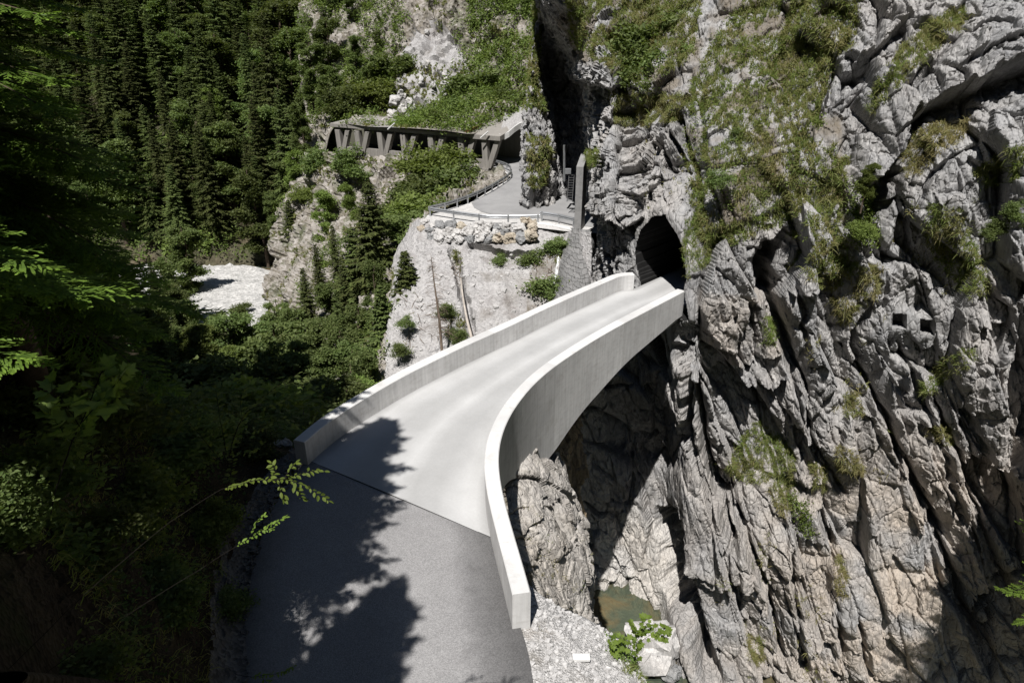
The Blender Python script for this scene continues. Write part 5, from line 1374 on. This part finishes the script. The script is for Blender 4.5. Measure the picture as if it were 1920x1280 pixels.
P_, Nn_, r = scatter(KN, KNN, [[(960, 930), (1110, 1000), (1110, 1150), (1000, 1140)]], 10, 563, .18, .6)
grass(g, P_, Nn_, r, 8, (.06, .18), .008, .7)
o = g.build('cliff_grass', M['grass']); tag(o, 'grass hanging in tufts from the ledges of the cliff', 'grass', kind='stuff')
# small herbs and bushes among the cliff grass
h = LB()
P_, Nn_, r = scatter(CL, CLN, slope_polys, 5., 570, .0, 1.2); herbs(h, P_, Nn_, r, 14, .05, .16, .18)
P_, Nn_, r = scatter(CL, CLN, [[(1480, 930), (1510, 940), (1530, 1010), (1510, 1000)], [(1590, 340), (1640, 340), (1650, 460), (1600, 460)]], 26, 571); herbs(h, P_, Nn_, r, 16, .05, .14, .15)
o = h.build('cliff_herbs', M['herb']); tag(o, 'low green herbs growing between the cliff grass', 'herbs', kind='stuff')
# undergrowth of the far slopes
h = LB()
P_, Nn_, r = scatter(HU, HUN, [[(625, 170), (700, 140), (745, 160), (700, 238), (620, 236)], [(770, 215), (880, 170), (985, 185), (985, 232), (900, 250), (750, 245)], [(560, 100), (760, 100), (745, 160), (640, 180)], [(880, -80), (1020, -80), (1010, 180), (880, 180)]], 1.9, 580, -.25, 4.); herbs(h, P_, Nn_, r, 26, .14, .42, .5)
P_, Nn_, r = scatter(HU, HUN, [[(540, -120), (800, -120), (750, 110), (700, 230), (560, 240)], [(820, -120), (1020, -120), (1000, 190), (880, 190)]], .9, 581, -.1, 5.); herbs(h, P_, Nn_, r, 26, .15, .5, .5)
P_, Nn_, r = scatter(HL, HLN, [[(560, 290), (900, 310), (880, 380), (800, 400), (740, 460), (720, 700), (640, 800), (480, 800), (500, 420)]], 1.7, 582, .4, 4.); herbs(h, P_, Nn_, r, 26, .12, .38, .45)
P_, Nn_, r = scatter(HL, HLN, [[(560, 640), (735, 560), (735, 700), (640, 800), (540, 800)]], 1.5, 583, .0, 3.); herbs(h, P_, Nn_, r, 26, .10, .35, .4)
P_, Nn_, r = scatter(HF, HFN, [[(-60, -120), (650, -120), (650, 480), (-60, 480)]], .8, 584, -.2, 8.); herbs(h, P_, Nn_, r, 30, .20, .7, .8)
o = h.build('slope_undergrowth', M['herb']); tag(o, 'green undergrowth covering the slopes around the gallery', 'undergrowth', kind='stuff')
h = LB()
P_, Nn_, r = scatter(HL, HLN, [[(560, 290), (900, 310), (880, 380), (800, 400), (740, 470), (735, 720), (640, 800), (480, 800), (500, 420)]], 3.0, 585, .12, 3.); grass(h, P_, Nn_, r, 12, (.25, .7), .04, .35)
P_, Nn_, r = scatter(HU, HUN, [[(600, 120), (1010, 120), (1010, 240), (600, 240)], [(780, 0), (840, 0), (830, 60), (780, 70)], [(880, 30), (990, 60), (990, 200), (890, 190)]], 2.6, 586, -.1, 3.); grass(h, P_, Nn_, r, 12, (.3, .8), .05, .3)
P_, Nn_, r = scatter(HL, HLN, [[(1035, 455), (1062, 455), (1050, 540), (1010, 560)], [(850, 470), (868, 470), (866, 505), (852, 500)], [(840, 590), (870, 590), (872, 635), (845, 640)]], 12, 587, -.1, 1.5); grass(h, P_, Nn_, r, 12, (.2, .6), .03, .45)
o = h.build('slope_grass', M['grass']); tag(o, 'long grass between the bushes of the far slopes', 'grass', kind='stuff')

# bushes of the slopes
bl = [('H0', 815, 296, 78, 4.8, 'large bush reaching up in front of the gallery columns'), ('H1', 795, 345, 73, 4.4, 'dark bush below the middle of the gallery'), ('H2', 760, 378, 70, 3.6, 'dark bush above the spruces left of the platform'),
      ('H2', 650, 300, 86, 3.4, 'bush below the left end of the gallery'), 
      ('H0', 790, 385, 66, 4.2, 'bush just left of the platform corner'), ('H2', 845, 350, 71, 4.6, 'bush beside the steel rail of the climbing road'), ('H1', 770, 415, 61, 3.4, 'bush under the left corner of the boulder wall'), ('H0', 880, 330, 77, 1.6, 'small bush at the foot of the last columns'),
      ('H2', 640, 190, 97, 4.4, 'bush above the left end of the gallery roof'), ('H0', 690, 165, 100, 4.2, 'bush left of the white boulder scar'), ('H1', 900, 150, 99, 6., 'tall dark shrub above the gallery roof'), ('H2', 860, 205, 90, 3.4, 'bush on the gallery roof edge'), ('H0', 930, 195, 91, 3.6, 'bush above the curved portal'), ('H1', 965, 180, 91, 3.8, 'bush at the right end above the portal'),
      ('H1', 740, 110, 106, 4.6, 'shrub at the left edge of the gravel scar'), ('H2', 815, 225, 87, 2.6, 'low bush hanging over the middle of the gallery roof'), ('H0', 765, 225, 88, 2.4, 'low bush beside the boulders on the gallery roof'),
      ('D0', 1000, 478, 51.6, 1.5, 'small shrub on the scree under the edge beam'), ('D0', 938, 482, 51.8, 1., 'tiny shrub in the middle of the scree'), ('D0', 760, 600, 46.4, .9, 'pale butterbur clump low on the scree'), ('D0', 748, 650, 44.8, 1.0, 'pale butterbur clump at the foot of the scree'), ('D0', 835, 575, 47.6, 1., 'shrub beside the dead tree on the scree'), ('D0', 855, 622, 45.8, 1.1, 'grassy shrub just over the parapet beside the fallen log'),
      ('D0', 1035, 530, 48.2, 2.2, 'tangled shrub at the foot of the small waterfall'), ('H1', 1052, 455, 52.0, 1.6, 'shrub overhanging the small waterfall'), ('H2', 600, 300, 93, 3.6, 'bush left of the gallery end'), ('H0', 580, 360, 92, 3., 'bush on the grassy edge left of the rock bands')]
for key, a, b, Y, hh, lab in bl:
    p = at(a, b, Y)
    plant(key, p - np.array((0, 0, hh * .55)), hh, lab, 'bush', 'bushes of the far slopes', wide=1.15)
cl = [('H1', 1235, 70, 41.4, 3.4, 'dark shrub standing in the grass high above the tunnel'), ('H2', 1205, 120, 39.8, 2.6, 'dark shrub below the highest one above the tunnel'), ('H1', 1262, 110, 38.6, 2.2, 'dark shrub right of the group above the tunnel'),
      ('L0', 1625, 345, 26.2, 1.9, 'slim green sapling in the dark cleft of the cliff'), ('H0', 1618, 430, 26., .8, 'leafy shrub at the foot of the cleft sapling'), ('H2', 1868, 425, 21.6, .6, 'green shrub on the right part of the cliff'), ('H2', 1900, 395, 21.4, .6, 'small shrub near the right edge of the cliff'), ('D0', 1385, 250, 31, .8, 'sparse shrub on the sunny cliff meadow'), ('D0', 1450, 180, 32, .8, 'sparse shrub higher on the sunny cliff meadow'), ('D0', 1350, 330, 29, .8, 'sparse shrub low on the sunny cliff meadow')]
for key, a, b, Y, hh, lab in cl:
    p = at(a, b, Y); plant(key, p - np.array((0, 0, hh * .5)), hh, lab, 'sapling' if 'sapling' in lab else 'bush', 'shrubs on the cliff')

# dead tree, fallen log and dead branches on the scree
base = at(829, 652, 44.2); tip = at(812, 490, 47.2); tip = np.array((base[0] - .5, base[1] + .3, base[2] + 6.9))
e = empty('dead_spruce', base, 0, 'dead bare spruce with thin brown twigs standing on the scree', 'dead tree')
L = tip - base; b = MB(); b.tube([(0, 0, -.8), L * .35 + (.05, 0, 0), L * .7, L], [.11, .09, .05, .012], 7); b.build('trunk', M['deadwood'], e)
b = MB(); r = np.random.default_rng(3)
for k in range(120):
    f_ = r.uniform(.12, .96); p = L * f_; a = r.uniform(0, 6.28); ln = 1.5 * (1 - f_) ** .7 * r.uniform(.5, 1.1) + .1
    d = np.array((math.cos(a), math.sin(a), .1)); q_ = p + d * ln * .5 + (0, 0, -.05 * ln); t_ = p + d * ln + (0, 0, -.3 * ln)
    b.tube([p, q_, t_], [.016, .011, .004], 3, cap=False)
    for j in range(3): 
        s_ = q_ + (t_ - q_) * r.random(); b.tube([s_, s_ + np.array((r.normal(), r.normal(), -.4)) * .22 * ln], [.007, .003], 3, cap=False)
b.build('twigs', M['deadwood'], e)
lp = [at(864, 526, 49.7), at(868, 560, 48.3), at(875, 600, 46.6), at(885, 640, 45.)]
b = MB(); b.tube(interp(np.array(lp) + (0, 0, .2), [4] * 3), np.linspace(.05, .12, 13), 8); o = b.build('fallen_log', M['barewood'], smooth=True)
tag(o, 'bleached barkless log lying straight down the scree', 'log')
b = MB(); r = np.random.default_rng(8)
P_, Nn_, _ = scatter(HL, HLN, [[(1000, 480), (1035, 470), (1040, 560), (985, 575)], [(1005, 500), (1045, 500), (1040, 565), (1000, 575)], [(840, 500), (870, 500), (870, 530), (850, 530)], [(760, 560), (830, 560), (840, 640), (740, 660)]], 4., 590)
for p, n_ in zip(P_[:330], Nn_):
    d = unit(r.normal(0, 1, 3) + np.array((0, 0, -.3))); ln = r.uniform(.3, 1.3); m_ = p + n_ * r.uniform(.02, .25) + d * ln * .5; b.tube([p, m_ + r.normal(0, .05, 3), p + d * ln + n_ * r.uniform(-.1, .3)], [.028, .02, .008], 4, cap=False)
P_, Nn_, _ = scatter(DB, DBN, [[(1028, 780), (1078, 780), (1080, 905), (1030, 880)]], 30, 591)
for p, n_ in zip(P_[:110], Nn_):
    d = unit(r.normal(0, 1, 3) + np.array((.2, 0, -.5))); ln = r.uniform(.2, .8); b.tube([p + n_ * .02, p + n_ * r.uniform(.04, .2) + d * ln * .5, p + d * ln + n_ * .05], [.02, .014, .006], 4, cap=False)
o = b.build('dead_branches', M['deadwood']); tag(o, 'tangle of dead brown branches on the scree and under the bridge', 'branches', kind='stuff')

# rocks in the stream, rubble
rocks = [(1215, 1212, -21.0, 112, 'w', 'big white boulder beside the stream behind the maple sapling'), (1268, 1216, -21.7, 24, 'w', 'small pale boulder standing in the stream'), (1284, 1200, -21.8, 13, 'w', 'tiny pale boulder touching the small one in the stream'),
         (1262, 1262, -21.4, 38, 'g', 'smooth grey boulder in front of the big white one'), (1180, 1218, -21.3, 34, 'w', 'pale boulder half hidden left of the big white one'), (1308, 1282, -21.7, 18, 'w', 'pale boulder at the bottom edge in the stream')]
for k, (a, b_, z, s, cc, lab) in enumerate(rocks):
    p = atz(a, b_, z); r_ = s * 42 / 1280 * .55
    o = boulder('stream_boulder', (r_, r_ * .9, r_ * .8), 300 + k, M[cn[cc][1]]); o.location = p; o.rotation_euler = (.2, -.1, k * 1.3); tag(o, lab, 'boulder', 'boulders in the stream')
p = atz(1090, 1232, -.32); b = MB(); b.box((0, 0, 0), (.38, .16, .09), .08); o = b.build('stone_slab', plain('white_stone', (.78, .77, .75), .9, .06), bevel=.02); o.location = p; o.rotation_euler = (.06, .1, 0)
tag(o, 'flat white stone lying on the gravel shoulder', 'stone')
# broken white blocks on the slope above the gallery and in the scar
blk = [(740, 190, 96.5, 26), (755, 205, 94.5, 22), (768, 190, 96, 18), (735, 212, 94, 20), (752, 178, 98, 16), (775, 205, 93.6, 14), (720, 225, 92.4, 12), (800, 120, 104, 15), (820, 95, 106, 12), (790, 150, 101, 14), (835, 140, 101, 16), (812, 160, 99, 14), (850, 120, 103, 12), (785, 85, 108, 12), (800, 60, 111, 11)]
for k, (a, b_, Y, s) in enumerate(blk):
    r_ = s * Y / 1280 * .5; o = boulder('fallen_block', (r_ * 1.2, r_, r_ * .8), 340 + k, M['b_white']); o.location = at(a, b_, Y - .6); o.rotation_euler = (k, k * 2, k * 3)
    tag(o, 'white angular block fallen above the gallery roof' if k < 7 else 'pale block lying in the gravel scar', 'block', 'blocks above the gallery' if k < 7 else 'blocks in the gravel scar')

# ------------------------------------------------------------------ near leafy twigs and saplings
def leaf_card(kind):
    if kind == 'maple':
        pts = [(0, 0), (.16, .08), (.45, -.05), (.36, .16), (.62, .30), (.42, .36), (.58, .62), (.34, .56), (.22, .66), (0, 1.)]
    else:
        pts = [(0, 0), (.15, .14), (.24, .36), (.24, .58), (.14, .82), (0, 1.)]
    pts = np.array(pts); 
    L_ = np.stack((pts[:, 0], pts[:, 1], np.abs(pts[:, 0]) * .22 - .12 * pts[:, 1] ** 2), 1)
    R_ = L_ * np.array((-1, 1, 1)); n = len(pts)
    mids = np.stack((0 * pts[:, 0], pts[:, 1], -.12 * pts[:, 1] ** 2), 1)
    V = np.vstack((mids, L_, R_)); q = []
    for i in range(n - 1): q += [(i, i + 1, n + i + 1, n + i), (i + 1, i, 2 * n + i, 2 * n + i + 1)]
    return V, np.array(q)
def add_leaves(store, kind, pos, dirs, sizes, nrm, r):
    Vl, ql = leaf_card(kind)
    for p, d, s, n_ in zip(pos, dirs, sizes, nrm):
        y = unit(np.asarray(d, float)); x = unit(np.cross(y, n_)); z = np.cross(x, y)
        store.add(p + (Vl[:, :1] * x + Vl[:, 1:2] * y + Vl[:, 2:] * z) * s, ql)
def twig_plant(name, label, stems, kind, size, every, seed, mat, droop=.0, cat='twig', wood=None):
    r = np.random.default_rng(seed); root = np.array(stems[0][0][0]); e = empty(name, root, 0, label, cat)
    w_ = MB(); lv = MB()
    for st_ in stems:
        pts, rad = st_[:2]; bare = st_[2] if len(st_) > 2 else .25
        C_ = interp(np.array(pts) - root, [6] * (len(pts) - 1)); C_[1:] += np.cumsum(r.normal(0, .006, (len(C_) - 1, 3)), 0); w_.tube(C_, np.linspace(rad * .7, rad * .25, len(C_)), 5)
        s = np.r_[0, np.cumsum(np.linalg.norm(np.diff(C_, axis=0), axis=1))]
        sides = 1; u = s[-1] * bare
        while u < s[-1]:
            c = np.array([np.interp(u, s, C_[:, k]) for k in range(3)]); t_ = unit(np.array([np.interp(min(u + .05, s[-1]), s, C_[:, k]) for k in range(3)]) - c + 1e-6)
            for _ in range(1 if kind != 'maple' else 2):
                sd = unit(np.cross(t_, (0, 0, 1.))) * sides; sides = -sides
                d = unit(sd * r.uniform(.5, 1.1) + t_ * .7 + (0, 0, .15 - droop) + r.normal(0, .22, 3))
                st = c + d * size * (.5 if kind == 'maple' else .08)
                w_.tube([c, st], [.003, .002], 3, cap=False)
                add_leaves(lv, kind, [st], [d + np.array((0, 0, -.25))], [size * r.uniform(.65, 1.2)], [unit(np.array((0, -.25, 1.)) + r.normal(0, .3, 3))], r)
            u += every * r.uniform(.7, 1.3)
        add_leaves(lv, kind, [C_[-1]], [unit(C_[-1] - C_[-2])], [size], [np.array((0, 0, 1.))], r)
    w_.build('stem', wood or M['twig'], e)
    o = lv.build('leaves', mat, e); n = len(o.data.vertices); a_ = o.data.attributes.new('tint', 'FLOAT', 'POINT'); k = len(leaf_card(kind)[0])
    a_.data.foreach_set('value', np.repeat(np.clip(r.normal(.5, .22, n // k), 0, 1), k).astype(np.float32))
    return e
# young growth at the left edge of the asphalt, leaning over it
twig_plant('leafy_sapling', 'bright green leafy sapling tip leaning over the corner of the asphalt', [
    ([at(-20, 1290, 4.5), at(200, 1080, 4.4), at(380, 940, 4.3), at(470, 902, 4.2), at(520, 899, 4.2), at(560, 905, 4.2), at(592, 925, 4.2), at(612, 940, 4.2)], .0045, .80), ([at(530, 900, 4.2), at(548, 880, 4.25), at(556, 862, 4.3)], .004),
    ([at(515, 898, 4.2), at(560, 890, 4.25), at(602, 886, 4.3)], .004), ([at(540, 902, 4.2), at(560, 925, 4.15), at(566, 942, 4.15)], .004), ([at(520, 900, 4.2), at(530, 915, 4.15), at(530, 930, 4.15)], .003), ([at(500, 900, 4.2), at(512, 885, 4.25), at(508, 868, 4.3)], .003)], 'willow', .046, .019, 11, M['fresh_leaf'], cat='sapling')
twig_plant('leafy_sapling', 'small lit sapling tip low over the left edge of the asphalt', [([at(-10, 1330, 4.4), at(200, 1180, 4.6), at(400, 1050, 4.8), at(480, 996, 4.9), at(510, 982, 4.9), at(528, 970, 4.9)], .004, .84), ([at(490, 992, 4.9), at(505, 998, 4.9), at(520, 994, 4.9)], .003), ([at(470, 1002, 4.9), at(482, 980, 4.9), at(498, 970, 4.95)], .003)], 'willow', .043, .019, 12, M['fresh_leaf'], cat='sapling')
twig_plant('leafy_sapling', 'leafy sapling tip at the bottom of the asphalt edge', [([at(440, 1262, 9.6), at(470, 1268, 9.2), at(520, 1262, 9.), at(545, 1250, 8.9)], .008, .4), ([at(490, 1268, 9.1), at(510, 1285, 8.9)], .005)], 'willow', .09, .05, 13, M['fresh_leaf'], cat='sapling')
twig_plant('leafy_sapling', 'bushy sapling with dull leaves on arching stems left of the parapet end', [
    ([at(428, 905, 15.6), at(432, 850, 13.6), at(460, 780, 12.6), at(510, 735, 12.), at(560, 705, 11.8)], .022, .4), ([at(430, 880, 14.6), at(415, 800, 13), at(405, 725, 12.6)], .014, .35), ([at(445, 815, 13), at(490, 805, 12.6), at(530, 785, 12.4), at(552, 798, 12.4)], .010),
    ([at(425, 880, 14.6), at(380, 820, 13.4), at(340, 775, 13)], .012, .3), ([at(435, 840, 13.4), at(470, 850, 13.), at(492, 832, 12.8)], .009), ([at(420, 860, 14), at(390, 865, 13.4), at(362, 850, 13)], .009), ([at(455, 790, 12.7), at(450, 755, 12.5), at(460, 730, 12.4)], .009),
    ([at(425, 890, 15), at(430, 900, 13.6), at(436, 860, 13.)], .008), ([at(480, 760, 12.4), at(510, 765, 12.3), at(535, 750, 12.2)], .008)], 'willow', .15, .085, 14, M['broad'], cat='sapling')
twig_plant('maple_sapling', 'young maple with broad lobed leaves in the left shade', [
    ([at(95, 965, 7.25), at(120, 870, 6.6), at(150, 790, 6.3), at(175, 720, 6.1), at(190, 690, 6.)], .014, .62), ([at(155, 790, 6.2), at(200, 740, 6.1), at(232, 700, 6.1)], .007), ([at(150, 800, 6.2), at(120, 760, 6.2), at(95, 735, 6.2)], .007), ([at(160, 770, 6.2), at(180, 750, 6.), at(212, 748, 6.)], .006), ([at(140, 830, 6.4), at(110, 800, 6.3), at(84, 775, 6.3)], .006)], 'maple', .17, .13, 15, M['broad_light'], cat='sapling')
r = np.random.default_rng(77)
nb_ = ['low dark bush on the shaded slope beside the near road edge', 'broad dark bush below the young maple', 'dark bush uphill of the young maple', 'dark bush at the left edge of the slope', 'dark bush at the bottom left corner', 'dark bush halfway up the shaded slope', 'small dark bush above the roadside gravel', 'dark bush left of the arching sapling', 'dark bush behind the young maple', 'dark bush at the crest of the shaded slope', 'dark bush near the rubble by the parapet end', 'ragged dark bush in the middle of the shaded slope']
for (a, b_, Y, hh), lab in zip([(400, 1010, 13.2, .9), (150, 1000, 8.2, 1.0), (60, 900, 8.2, 1.2), (10, 1020, 6.6, .9), (120, 1220, 5.4, .7), (260, 960, 11.4, 1.2), (425, 1120, 11.4, .6), (340, 890, 14.6, 1.4), (200, 830, 13., 1.7), (90, 790, 12.5, 1.7), (470, 850, 17.6, .9), (290, 1090, 9.6, .9)], nb_):
    p = at(a, b_, Y); z, d = ground(p[0], p[1]); plant(['H0', 'H1', 'H2', 'D0'][int(r.integers(4))], (p[0], p[1], z - .1), hh, lab, 'bush', 'dark bushes of the shaded slope', wide=1.2)
for (a, b_, Y, hh), lab in zip([(420, 790, 21, 2.4), (485, 800, 22, 2.2), (345, 780, 22, 2.6), (290, 760, 22, 2.6), (540, 815, 21.5, 1.8), (235, 750, 22, 2.6), (395, 760, 26, 3.2), (455, 765, 27, 3.2), (515, 775, 26, 3.), (320, 735, 28, 3.4), (250, 715, 27, 3.4), (575, 800, 24, 2.2)],
        ['bush below the crest left of the rubble', 'bush just behind the rubble by the parapet', 'bush on the crest behind the arching sapling', 'bush on the crest near the young maple', 'low bush beside the outer face of the parapet end', 'bush on the crest above the young maple', 'tall bush on the back of the bank', 'tall bush behind the rubble stones', 'tall bush between rubble and gorge trees', 'shaded tall bush left on the back of the bank', 'shaded tall bush under the spruce boughs', 'bush under the outer edge of the left parapet']):
    p = at(a, b_, Y); z, d = ground(p[0], p[1]); hh = max(hh, min(5., p[2] - z + .3)); plant(['H0', 'H1', 'H2', 'H0'][int(r.integers(4))], (p[0], p[1], p[2] - hh), hh, lab, 'bush', 'bushes on the back of the bank', wide=1.25)
# maple sapling on the shoulder
mb = atz(1196, 1246, -1.1)
def mp(a, b, dY=0.): return at(a, b, mb[1] + dY)
twig_plant('maple_sapling', 'young maple with fresh lobed leaves at the rim of the gravel shoulder', [
    ([mb, mp(1194, 1215), mp(1198, 1195, .1), mp(1206, 1180, .1)], .011), ([mp(1196, 1205), mp(1220, 1190, .1), mp(1236, 1178, .2), mp(1250, 1176, .2)], .007), ([mp(1195, 1210), mp(1180, 1200), mp(1160, 1196), mp(1150, 1203)], .007),
    ([mp(1198, 1195, .1), mp(1190, 1180), mp(1182, 1172)], .006), ([mp(1200, 1190), mp(1212, 1172, .1), mp(1214, 1160, .2)], .006), ([mp(1225, 1188), mp(1242, 1196, .2), mp(1256, 1184, .3)], .006), ([mp(1190, 1212), mp(1165, 1212), mp(1150, 1222)], .006)], 'maple', .125, .085, 16, M['fresh_leaf'], cat='sapling')
g = LB(); r = np.random.default_rng(44)
P_, Nn_, _ = scatter(SHO, normals(SHO, (0, 0, 30)), [[(1145, 1215), (1190, 1222), (1240, 1285), (1195, 1290), (1160, 1250)]], 90, 601)
grass(g, P_, Nn_, r, 12, (.10, .30), .006, .25, .06)
P_, Nn_, _ = scatter(SHO, normals(SHO, (0, 0, 30)), [[(985, 1180), (1150, 1190), (1200, 1290), (1000, 1290)]], 4, 602, .25, .8); grass(g, P_, Nn_, r, 9, (.04, .12), .005, .5, .05)
o = g.build('verge_grass', M['grass']); tag(o, 'green grass tuft along the rim of the gravel shoulder', 'grass', kind='stuff')
h = LB(); P_, Nn_, r = scatter(SHO, normals(SHO, (0, 0, 30)), [[(1130, 1195), (1185, 1205), (1200, 1250), (1150, 1240)]], 50, 603); herbs(h, P_, Nn_, r, 10, .025, .06, .12)
o = h.build('verge_herbs', M['herb']); tag(o, 'small leafy herbs on the rim of the gravel shoulder', 'herbs', kind='stuff')
st = MB(); r = np.random.default_rng(23)
P_, Nn_, _ = scatter(SHO, normals(SHO, (0, 0, 30)), [[(985, 1185), (1000, 1110), (1150, 1190), (1240, 1290), (1000, 1290)]], 130, 620)
for p in P_:
    s_ = .012 + .045 * r.random() ** 3
    V = np.array([(a, b_, c) for c in (-.5, .7) for a, b_ in ((-1, -1), (1, -1), (1, 1), (-1, 1))]) * s_ * r.uniform(.6, 1.3, (8, 3)); an = r.uniform(0, 6.28); ca, sa = math.cos(an), math.sin(an)
    st.hexa(V @ np.array(((ca, -sa, 0), (sa, ca, 0), (0, 0, 1))) + p)
M['chips'] = plain('limestone_chips', (.50, .485, .47), .95, .4, 14.)
o = st.build('loose_stones', M['chips']); tag(o, 'loose pale stones strewn over the gravel shoulder', 'stones', kind='stuff')
st = MB(); P_, Nn_, _ = scatter(HL, HLN, [[(800, 460), (1010, 480), (1040, 560), (900, 640), (740, 690), (735, 560)]], 3.5, 621)
for p in P_[:2500]:
    s_ = .03 + .16 * r.random() ** 4
    V = np.array([(a, b_, c) for c in (-.5, .7) for a, b_ in ((-1, -1), (1, -1), (1, 1), (-1, 1))]) * s_ * r.uniform(.6, 1.3, (8, 3)); an = r.uniform(0, 6.28); ca, sa = math.cos(an), math.sin(an)
    st.hexa(V @ np.array(((ca, -sa, 0), (sa, ca, 0), (0, 0, 1))) + p)
o = st.build('scree_stones', M['chips']); tag(o, 'loose stones scattered down the grey scree', 'stones', kind='stuff')
# undergrowth of the dark forest slope
g = LB(); h = LB()
P_, Nn_, r = scatter(NS, NSN, [[(-200, 760), (560, 800), (545, 880), (440, 980), (400, 1290), (-200, 1290)]], 12, 610, -.1, 1.5)
k = (P_[:, 2] > .25) & (P_[:, 1] > 6.5); P_, Nn_ = P_[k], Nn_[k]
grass(g, P_, Nn_, r, 8, (.12, .42), .007, .4, .10)
P_, Nn_, r = scatter(NS, NSN, [[(-200, 740), (560, 790), (545, 850), (440, 950), (300, 1290), (-200, 1290)]], 10, 611, -.05, 1.2)
k = (P_[:, 2] > .3) & (P_[:, 1] > 7); herbs(h, P_[k], Nn_[k], r, 12, .035, .16, .25)
P_, Nn_, r = scatter(NS, NSN, [[(-200, 480), (640, 560), (600, 800), (300, 800), (-200, 760)]], .8, 612, 0., 4.); herbs(h, P_, Nn_, r, 24, .11, .4, .5)
o = g.build('forest_grass', M['grass']); tag(o, 'grass on the shaded forest slope', 'grass', kind='stuff')
o = h.build('forest_herbs', M['shade_leaf']); tag(o, 'low leafy plants on the shaded forest slope', 'herbs', kind='stuff')
# rubble stones beside the parapet end and along the road edge
r = np.random.default_rng(21)
for k, (a, b_, Y, s, lab) in enumerate([(528, 838, 18.4, 34, 'rounded dark boulder against the end of the left parapet'), (500, 852, 17.8, 16, 'small dark stone left of the rounded boulder'), (505, 828, 19, 14, 'small stone behind the rounded boulder'), (478, 845, 17.6, 12, 'little stone farthest left of the rounded boulder')]):
    r_ = s * Y / 1280 * .75; o = boulder('roadside_stone', (r_, r_ * .9, r_ * .8), 370 + k, M['rock_warm']); o.location = at(a, b_, Y); tag(o, lab, 'stone', 'stones at the parapet end')
pts = []
st = MB(); 
for k in range(420):
    u = r.random(); y_ = 8 + 9 * u; x_ = np.interp(y_, ROAD_L[::-1, 1], ROAD_L[::-1, 0]) - abs(r.normal(0, .28)) + .04; s = .02 + .05 * r.random() ** 2
    V = np.array([(a, b_, c) for c in (-.5, .7) for a, b_ in ((-1, -1), (1, -1), (1, 1), (-1, 1))]) * s * r.uniform(.6, 1.3, (8, 3)); an = r.uniform(0, 6.28); ca, sa = math.cos(an), math.sin(an)
    V = V @ np.array(((ca, -sa, 0), (sa, ca, 0), (0, 0, 1))); st.hexa(V + (x_, y_, .0 + .12 * max(0, np.interp(y_, ROAD_L[::-1, 1], ROAD_L[::-1, 0]) - x_ - .2)))
o = st.build('roadside_gravel', M['rubble']); 
for a_ in ('warm', 'soil'): o.data.attributes.new(a_, 'FLOAT', 'POINT')
tag(o, 'loose gravel along the left edge of the asphalt', 'gravel', kind='stuff')
print('plants', round(time.time() - T0, 1))
# ------------------------------------------------------------------ light, sky, camera
cd = bpy.data.cameras.new('camera'); cam_ = bpy.data.objects.new('camera', cd); COL.objects.link(cam_)
cam_.location = (0, 0, H); cam_.rotation_euler = (math.pi / 2 - P, 0, 0)
cd.sensor_width = 36; cd.lens = 24; cd.clip_start = .1; cd.clip_end = 2000
scene.camera = cam_
SUN_EL, SUN_TH = math.radians(58), math.radians(17)     # sun stands behind the camera, a little to its left
sdir = Vector((-math.sin(SUN_TH) * math.cos(SUN_EL), -math.cos(SUN_TH) * math.cos(SUN_EL), math.sin(SUN_EL)))
sl = bpy.data.lights.new('sun', 'SUN'); so = bpy.data.objects.new('sun', sl); COL.objects.link(so)
sl.energy = 5.; sl.angle = math.radians(.5); sl.color = (1., .975, .945)
so.rotation_euler = (-sdir).to_track_quat('-Z', 'Y').to_euler(); so.location = (-20, -40, 90)
w = bpy.data.worlds.new('World'); scene.world = w; w.use_nodes = True
nt_ = w.node_tree; bg = nt_.nodes['Background']
sk = nt_.nodes.new('ShaderNodeTexSky'); sk.sky_type = 'NISHITA'; sk.sun_disc = False
sk.sun_elevation = SUN_EL; sk.sun_rotation = math.radians(197); sk.altitude = 1500; sk.dust_density = .3
nt_.links.new(sk.outputs[0], bg.inputs['Color']); bg.inputs['Strength'].default_value = .05
vs = scene.view_settings; vs.view_transform = 'Standard'; vs.look = 'None'; vs.exposure = .2; vs.gamma = 1; vs.use_curve_mapping = False
scene.cycles.max_bounces = 6; scene.cycles.diffuse_bounces = 1; scene.cycles.transparent_max_bounces = 8
scene.cycles.caustics_reflective = False; scene.cycles.caustics_refractive = False
print('script done', round(time.time() - T0, 1))
